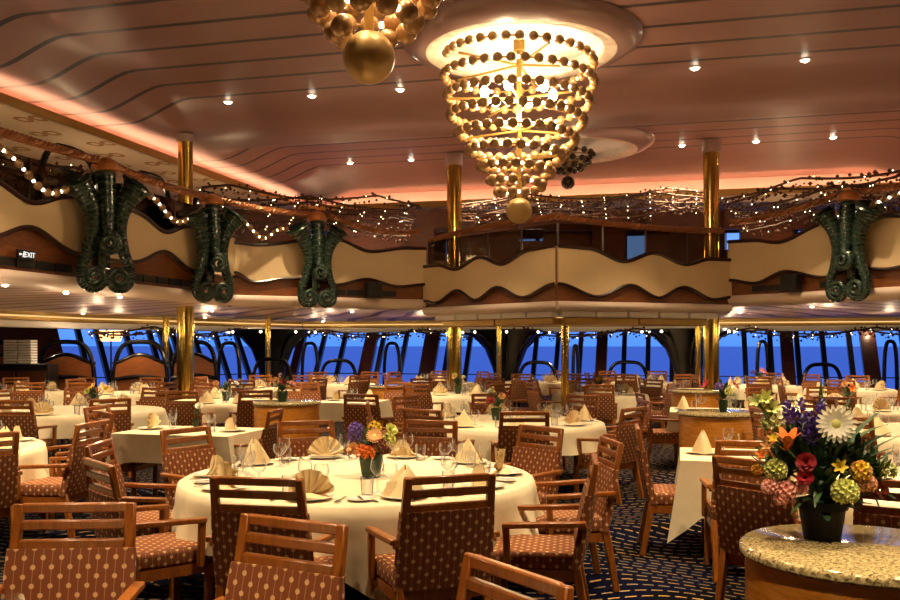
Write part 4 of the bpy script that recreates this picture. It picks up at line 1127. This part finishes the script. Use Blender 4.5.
for tt, nm, kk in ((tQ, 'orange flowers on round table behind the big bouquet', [('r', 'petal_orange'), ('p', 'petal_rust'), ('r', 'petal_peach'), ('l', 'petal_orange')]), (tW, 'pale flowers on round table before left bay column', [('r', 'petal_white'), ('p', 'petal_lime'), ('r', 'petal_peach')]),
                   (tY, 'orange flowers on far round table right of bay column', [('r', 'petal_orange'), ('p', 'petal_rust'), ('l', 'petal_orange')]), (tU, 'red flowers on round table right of slim post', [('r', 'petal_peach'), ('p', 'petal_rust'), ('r', 'petal_yellow')]), (tH, 'white flowers on round table behind left square table', [('r', 'petal_white'), ('p', 'petal_peach')])):
    small_vase(tt+Vector((0, 0, TZ)), nm, kk, .065, .14, len(nm), .17)
# right-hand row of square tables and granite drums
tK0 = square_table(2.46, 7.2, (1.2, .9), 'nearest right square table', [((1.50, 7.22), -10, 'armless slatted dining chair seen edge-on left of nearest right square table'),
     ((2.05, 6.1), 80, 'slatted dining chair in front of nearest right square table')], 2, seats=[(180, 'left'), (0, 'right')], drop=.42)
for o in [o_ for o_ in C.objects if str(o_.get('label', '')).startswith('armless')]:
    if True:
        for c_ in list(o.children):
            if c_.name.startswith('armrest'): bpy.data.objects.remove(c_)
tK1 = square_table(3.6, 12.2, (1.2, .9), 'middle right square table', [((2.55, 12.1), 0, 'slatted dining chair left of middle right square table')], 2, seats=[(180, 'left'), (0, 'right')], drop=.34)
tK2 = square_table(4.9, 17.9, (1.2, .9), 'farthest right square table', [((3.8, 17.9), 0, 'slatted dining chair left of farthest right square table')], 2, seats=[(180, 'left'), (0, 'right')], drop=.34)
tL = round_table(958, 5.6, .95, 'round table beside the granite counter', [110], 2, 1.55, style=2)
put_chair((1.70, 5.12), 38, 'slatted dining chair angled behind granite counter, left of bouquet')
put_chair((2.19, 4.3), 55, 'slatted dining chair cut by right frame edge')

def granite_stand(px, d, r, h, label):
    p = W(px, d); o = thing('granite_stand', label, 'service stand', p, 0, 'granite topped wooden drums')
    MB().cyl((0, 0, 0), r-.02, .06, h-.04, 56).build('drum', 'honey_wood', o)
    MB().cyl((0, 0, 0), r-.05, 0, .06, 40).build('plinth', 'black', o)
    MB().lathe([(r-.012, h-.04), (r, h-.03), (r, h-.012), (r-.012, h), (1e-4, h)], 64).build('granite_top', 'granite', o, ang=50)
    return p
p0 = granite_stand(867, 3.25, .44, .90, 'nearest wooden drum counter with granite top, bottom right')
p1 = granite_stand(287, 11.7, .44, .90, 'wooden drum stand with granite top behind foreground table')
p2 = granite_stand(392, 16.3, .42, .90, 'wooden drum stand with granite top before left windows')
p3_ = granite_stand(718, 9.9, .44, .90, 'wooden drum stand with granite top and red flowers')
p4_ = granite_stand(697, 14.6, .42, .90, 'wooden drum stand with granite top under right bay column')
small_vase((p1.x-.02, p1.y-.1, .90), 'pink and dark flowers on granite stand behind foreground table', [('r', 'petal_pink'), ('p', 'petal_rust'), ('p', 'petal_peach'), ('r', 'petal_rust')], .07, .13, 9, .19)
small_vase((p3_.x+.05, p3_.y-.08, .90), 'bright red flowers on granite stand right of aisle', [('g', 'petal_crimson'), ('g', 'petal_crimson'), ('l', 'petal_crimson'), ('p', 'petal_violet'), ('p', 'petal_lime')], .05, .13, 12, .19)

# ---------------------------------------------------------------- the big bouquet
FD = 3.4
pot_c = W(822, FD); bq = thing('bouquet', 'large mixed bouquet in black pot on nearest granite counter', 'flowers', (0, 0, 0))
pz = .90
MB().lathe([(.066, pz), (.084, pz+.115), (.092, pz+.115), (.093, pz+.145), (.086, pz+.145), (.08, pz+.1), (1e-4, pz+.09)], 32, (pot_c.x, pot_c.y, 0)).build('pot', 'plastic_pot', bq)
def fp(px, py, dd=0.0): return WZ(px, py, FD+dd)
toc = (Vector((0, 0, 1.5))-Vector((pot_c.x, pot_c.y, 1.2))).normalized()
root_p = WZ(822, 505, FD)
fl_bush(WZ(822, 488, FD), .16, bq, 120, 3); fl_bush(WZ(812, 455, FD+.05), .17, bq, 90, 5); fl_bush(WZ(858, 465, FD+.05), .13, bq, 60, 6); fl_bush(WZ(782, 470, FD+.02), .13, bq, 70, 7); fl_bush(WZ(872, 478, FD+.04), .12, bq, 60, 8); fl_bush(WZ(800, 440, FD+.06), .12, bq, 50, 9); fl_bush(WZ(838, 448, FD+.06), .12, bq, 50, 10)
def stem_to(p): MB().tube([root_p, (root_p+p)/2+Vector((0, 0, .03)), p], .004, 6).build('stem', 'stem', bq)
heads = []
c = fp(836, 424, -.12); stem_to(c); fl_gerbera(c, toc+Vector((.1, 0, .1)), .069, 'petal_white', bq)
for i, (a, b) in enumerate((((806, 440), (800, 398)), ((818, 432), (822, 400)), ((794, 425), (786, 402)), ((812, 445), (810, 412)))):
    fl_spike(fp(*a, -.06), fp(*b, -.02), .035, ['petal_purple', 'petal_violet'] if i != 3 else ['petal_purple'], bq, 'delphinium', 30, i); stem_to(fp(*a, -.04))
for i, (x, y, L) in enumerate(((758, 403, .028), (766, 400, .03), (771, 410, .03))):
    c = fp(x, y, -.04); stem_to(c); fl_lily(c+toc*-.02, toc+Vector((-.4+.3*i, 0, .5)), L*1.5, 'petal_lime' if i else 'petal_green', bq, 'orchid', 6, .55)
fl_puff(fp(765, 404, -.02), .026, ['petal_lime', 'petal_green'], bq, 'lisianthus', 30, 4, .5)
fl_puff(fp(774, 422, -.02), .042, ['petal_lime', 'petal_white', 'petal_green'], bq, 'lisianthus', 40, 3, .5)
c = fp(788, 450, -.12); stem_to(c); fl_lily(c, Vector((0, 0, 1))+toc*.3, .085, 'petal_orange', bq, 'lily', 5, .35)
fl_rose(fp(806, 463, -.13), toc+Vector((0, 0, .3)), .036, 'petal_red', bq); fl_rose(fp(805, 477, -.13), toc, .03, 'petal_crimson', bq)
fl_puff(fp(776, 470, -.08), .042, ['petal_green', 'petal_lime'], bq, 'hydrangea', 60, 1); fl_puff(fp(845, 492, -.12), .05, ['petal_green', 'petal_lime'], bq, 'hydrangea', 64, 2)
fl_puff(fp(888, 471, 0), .034, ['petal_green', 'petal_lime'], bq, 'hydrangea', 44, 5)
for i, (x, y, r_) in enumerate(((770, 487, .03), (786, 491, .036), (800, 488, .028), (781, 499, .026))): fl_puff(fp(x, y, -.09), r_, ['petal_pink'], bq, 'carnation', 44, 10+i, .45)
fl_puff(fp(861, 471, -.08), .036, ['petal_yellow', 'petal_peach'], bq, 'carnation', 44, 21, .45); fl_puff(fp(867, 484, -.06), .034, ['petal_peach', 'petal_pink'], bq, 'carnation', 44, 22, .45)
fl_lily(fp(840, 468, -.1), toc+Vector((0, 0, .4)), .038, 'petal_yellow', bq, 'lily', 6, .7)
fl_rose(fp(880, 490, -.05), toc, .03, 'petal_rust', bq); fl_puff(fp(757, 470, .02), .02, ['petal_yellow', 'petal_orange'], bq, 'carnation', 30, 31, .5)
for i, (x, y) in enumerate(((767, 448), (762, 457), (774, 440))): fl_lily(fp(x, y, -.05), toc+Vector((-.2, 0, .9)), .03, ('petal_peach', 'petal_orange', 'petal_yellow')[i], bq, 'freesia', 5, .8)
for (x0, y0_, x1, y1, w, m_, b, dd) in ((822, 480, 898, 446, .03, 'leaf_dark', .02, .02), (825, 470, 882, 410, .036, 'leaf', .05, .05), (828, 470, 872, 420, .04, 'leaf_dark', .1, -.02), (805, 470, 742, 432, .03, 'leaf_dark', .08, .05),
        (805, 470, 748, 438, .03, 'leaf', .1, -.05), (820, 460, 821, 378, .02, 'leaf', 0, .05), (815, 465, 784, 385, .008, 'leaf', .12, .1), (818, 465, 775, 396, .006, 'stem', .15, .1), (822, 480, 845, 440, .04, 'leaf_dark', .05, -.1), (815, 480, 800, 440, .04, 'leaf_dark', .02, -.1), (830, 480, 862, 448, .045, 'leaf_dark', .1, -.05), (835, 485, 900, 436, .02, 'leaf', .08, .1),
        (830, 475, 892, 432, .035, 'leaf_dark', .06, .08), (826, 470, 886, 425, .03, 'leaf', .1, .1), (812, 470, 752, 448, .03, 'leaf_dark', .12, .0), (815, 462, 770, 392, .022, 'leaf', .05, .08), (824, 462, 852, 395, .022, 'leaf_dark', .05, .1), (838, 485, 896, 470, .03, 'leaf_dark', .1, 0),
        (818, 500, 790, 515, .03, 'leaf', .15, -.13), (828, 500, 858, 512, .03, 'leaf_dark', .15, -.13), (822, 500, 815, 508, .03, 'leaf', .3, -.16)):
    fl_leaf(fp(x0, y0_, dd*.3), fp(x1, y1, dd), w, m_, bq, b)
c = fp(823, 385, .05); fl_spike(fp(822, 405, .05), c, .02, ['petal_lime'], bq, 'flower_bud', 12, 77); fl_puff(fp(750, 399, .06), .012, ['petal_white'], bq, 'flower_bud', 14, 41)

# ---------------------------------------------------------------- wavy dividers, arches and sculptures at the windows
def arch(pa, pb, z0, z1, r=.03):
    pa, pb = Vector(pa), Vector(pb); pts = []
    for i in range(21):
        t_ = PI*i/20; k = .5-.5*math.copysign(abs(math.cos(t_))**.55, math.cos(t_)); pts.append(pa+(pb-pa)*k+Vector((0, 0, z0+(z1-z0)*math.sin(t_)**.5)))
    return MB().tube(pts, r, 8)
def divider(px0, px1, d, label, grp='wavy wooden booth dividers'):
    a = W(px0, d); b = W(px1, d); o = thing('booth_divider', label, 'divider', (0, 0, 0), 0, grp)
    n = 25; S = frange(0, 1, n); top = lambda k: 1.30+.10*math.sin(2*PI*(k-.22)*.9); bot = lambda k: .88+.07*math.sin(PI*k)
    fw = (b-a).normalized(); nm = Vector((fw.y, -fw.x, 0))*.03; mb = MB(); vs = []
    for k in S:
        p = a+(b-a)*k
        vs += [p+nm+Vector((0, 0, 0)), p+nm+Vector((0, 0, top(k))), p-nm+Vector((0, 0, top(k))), p-nm]
    mb.add(vs, [(i*4+j, i*4+(j+1) % 4, (i+1)*4+(j+1) % 4, (i+1)*4+j) for i in range(n-1) for j in range(4)]+[(0, 1, 2, 3), (n*4-1, n*4-2, n*4-3, n*4-4)])
    mb.build('panel', 'panel_wood', o, ang=30)
    MB().tube([a+(b-a)*k+Vector((0, 0, top(k)+.02)) for k in S], .045, 8).build('top_rail', 'black_tube', o)
    MB().tube([a+(b-a)*k-nm*0+nm*1.2+Vector((0, 0, bot(k))) for k in S], .045, 8).build('lower_rail', 'black_tube', o)
    arch(a, b, .0, 1.70, .05).build('arch', 'black_tube', o)
for px0, px1, d, lb in ((-26, 34, 19.3, 'wavy wooden divider with black arch, cut by left edge'), (37, 95, 19.3, 'wavy wooden divider with black arch, second from left'), (113, 168, 19.3, 'wavy wooden divider with black arch left of brass column'), (172, 217, 20.4, 'wavy wooden divider with black arch behind brass column')):
    divider(px0, px1, d, lb)
def free_arch(px0, px1, d, z1, label):
    o = thing('bent_arch', label, 'arch', (0, 0, 0), 0, 'black bent arches near windows'); arch(W(px0, d), W(px1, d), 0, z1, .045).build('arch_tube', 'black_tube', o)
for px0, px1, d, z, lb in ((218, 240, 21.0, 1.68, 'narrow black bent arch right of brass column'), (302, 318, 23.2, 1.68, 'narrow black bent arch under left back windows'), (384, 400, 23.4, 1.68, 'narrow black bent arch between two wooden window pillars'), (573, 578, 22.8, 1.62, 'black bent arch seen edge-on right of slim post'),
                           (757, 768, 22, 1.72, 'narrow black bent arch left of right window pillar'), (884, 897, 21.0, 1.72, 'narrow black bent arch at far right windows'), (252, 292, 21.2, 1.3, 'low black bent arch before left dark sculpture'), (320, 357, 22.8, 1.24, 'low black bent arch under left back windows'),
                           (518, 557, 22.4, 1.2, 'low black bent arch left of slim brass post'), (607, 648, 22.8, 1.2, 'low black bent arch under middle windows'), (802, 842, 21, 1.18, 'low black bent arch under right windows')):
    free_arch(px0, px1, d, z, lb)
# upper-deck arches behind the left rail
for pa_, pb_, lb in ((37, 100, 'black bent arch on upper deck left of nearest horn bracket'), (127, 172, 'black bent arch on upper deck between nearest horn brackets'), (190, 228, 'black bent arch on upper deck behind second horn bracket')):
    o = thing('bent_arch', lb, 'arch', (0, 0, 0), 0, 'black bent arches on upper deck')
    arch((-8.2, toY(pa_, -8.2), 0), (-8.2, toY(pb_, -8.2), 0), UP0, 4.36, .045).build('arch_tube', 'black_tube', o)
def tree_sculpture(px, d, label, s=1.0):
    p = W(px, d); o = thing('flared_sculpture', label, 'sculpture', p, 0, 'dark flared window sculptures')
    MB().lathe([(.34*s, 0), (.34*s, .5), (.42*s, 1.0), (.62*s, 1.5), (.95*s, 1.85), (1.2*s, 2.02)], 28).build('trunk', 'black', o)
    for k in range(8):
        a = 2*PI*k/8+.2; v = Vector((math.cos(a), math.sin(a), 0))
        b = MB().tube([v*.4*s+Vector((0, 0, 1.1)), v*.62*s+Vector((0, 0, 1.55)), v*1.0*s+Vector((0, 0, 1.85)), v*1.35*s+Vector((0, 0, 1.95))], [.05, .05, .04, .03], 8).build('branch', 'black_tube', o)
        MB().sphere(v*1.38*s+Vector((0, 0, 1.95)), .03, 10, 8).build('bulb', 'tiny', b)
tree_sculpture(272, 22.8, 'dark flared sculpture with bulb tipped branches at left windows', .8)
tree_sculpture(506, 23.0, 'dark flared sculpture with bulb tipped branches left of middle', .8)
tree_sculpture(688, 21.8, 'dark flared sculpture with bulb tipped branches right of middle', .8)
for px, d, lb in ((268, 21.6, 'slim brass post before left dark sculpture'), (499, 21.8, 'slim brass post before middle dark sculpture'), (698, 20.6, 'slim brass post before right dark sculpture')):
    q = W(px, d); column(q.x, q.y, 0, LCZ, .065, lb, grp='slim brass posts')
# service cabinet with white linen at far left, table lamp
q = W(22, 18.6); cb = thing('service_cabinet', 'dark service cabinet by left wall with white linen', 'cabinet', q, A)
MB().box((0, 0, .62), (1.3, .5, 1.24)).build('body', 'black', cb, smooth=False, bevel=.01)
for sx in (-.32, .32): MB().box((sx, -.26, .6), (.58, .02, 1.0)).build('door', 'dark_wood', cb, smooth=False)
for i, (dx_, lb) in enumerate(((-.18, 'left stack of folded white linen on dark cabinet'), (.12, 'right stack of folded white linen on dark cabinet'))):
    mb = MB(); pq = q+Vector((CA*dx_, SA*dx_, 0))
    for k in range(9): mb.box((0, 0, 1.27+.055*k), (.27, .3, .045))
    o = mb.build('linen_stack', 'white', smooth=False, bevel=.012); o.location = (pq.x, pq.y, 0); o.rotation_euler = (0, 0, A); tag(o, lb, 'linen', 'stacks of folded linen')
q = W(111, 21.4); o = thing('floor_lamp', 'glowing orange floor lamp among left windows', 'lamp', q)
MB().cyl((0, 0, 0), .02, 0, 1.75, 10).build('pole', 'black', o); MB().lathe([(.2, 0), (.2, .02), (.03, .04)], 20).build('base', 'black', o)
MB().lathe([(.22, 1.72), (.3, 1.98)], 24, cap=False).build('lamp_shade', 'lamp_shade', o)

# ---------------------------------------------------------------- world, camera, view
w = bpy.data.worlds.new('evening_sky'); bpy.context.scene.world = w; w.use_nodes = True
n = w.node_tree.nodes; l = w.node_tree.links; n.clear()
tc_ = n.new('ShaderNodeTexCoord'); sp = n.new('ShaderNodeSeparateXYZ'); rp = n.new('ShaderNodeValToRGB'); bg = n.new('ShaderNodeBackground'); ow = n.new('ShaderNodeOutputWorld')
l.new(tc_.outputs['Generated'], sp.inputs[0]); l.new(sp.outputs[2], rp.inputs[0]); l.new(rp.outputs[0], bg.inputs[0]); l.new(bg.outputs[0], ow.inputs[0])
e = rp.color_ramp.elements; e[0].position = 0; e[0].color = (*hexc('#4d86ee'), 1); e[1].position = .6; e[1].color = (*hexc('#2a55b8'), 1)
k = e.new(.06); k.color = (*hexc('#6f9df4'), 1)
bg.inputs[1].default_value = 1.5
cam = bpy.data.cameras.new('camera'); co = bpy.data.objects.new('camera', cam); C.objects.link(co)
co.location = (0, 0, EYE); co.rotation_euler = (R(90), 0, A); cam.sensor_width = 36; cam.lens = 36; cam.shift_y = (HZ-300)/900
cam.clip_start = .05; cam.clip_end = 30000
sc = bpy.context.scene; sc.camera = co
sc.view_settings.view_transform = 'Standard'; sc.view_settings.look = 'None'; sc.view_settings.gamma = 1; sc.view_settings.exposure = 0
sc.cycles.max_bounces = 8; sc.cycles.transparent_max_bounces = 24; sc.cycles.diffuse_bounces = 4; sc.cycles.glossy_bounces = 4
sc.cycles.sample_clamp_indirect = 6; sc.cycles.use_denoising = True; sc.cycles.caustics_reflective = False; sc.cycles.caustics_refractive = False
print('glasses', gl_count, 'objects', len(sc.objects))
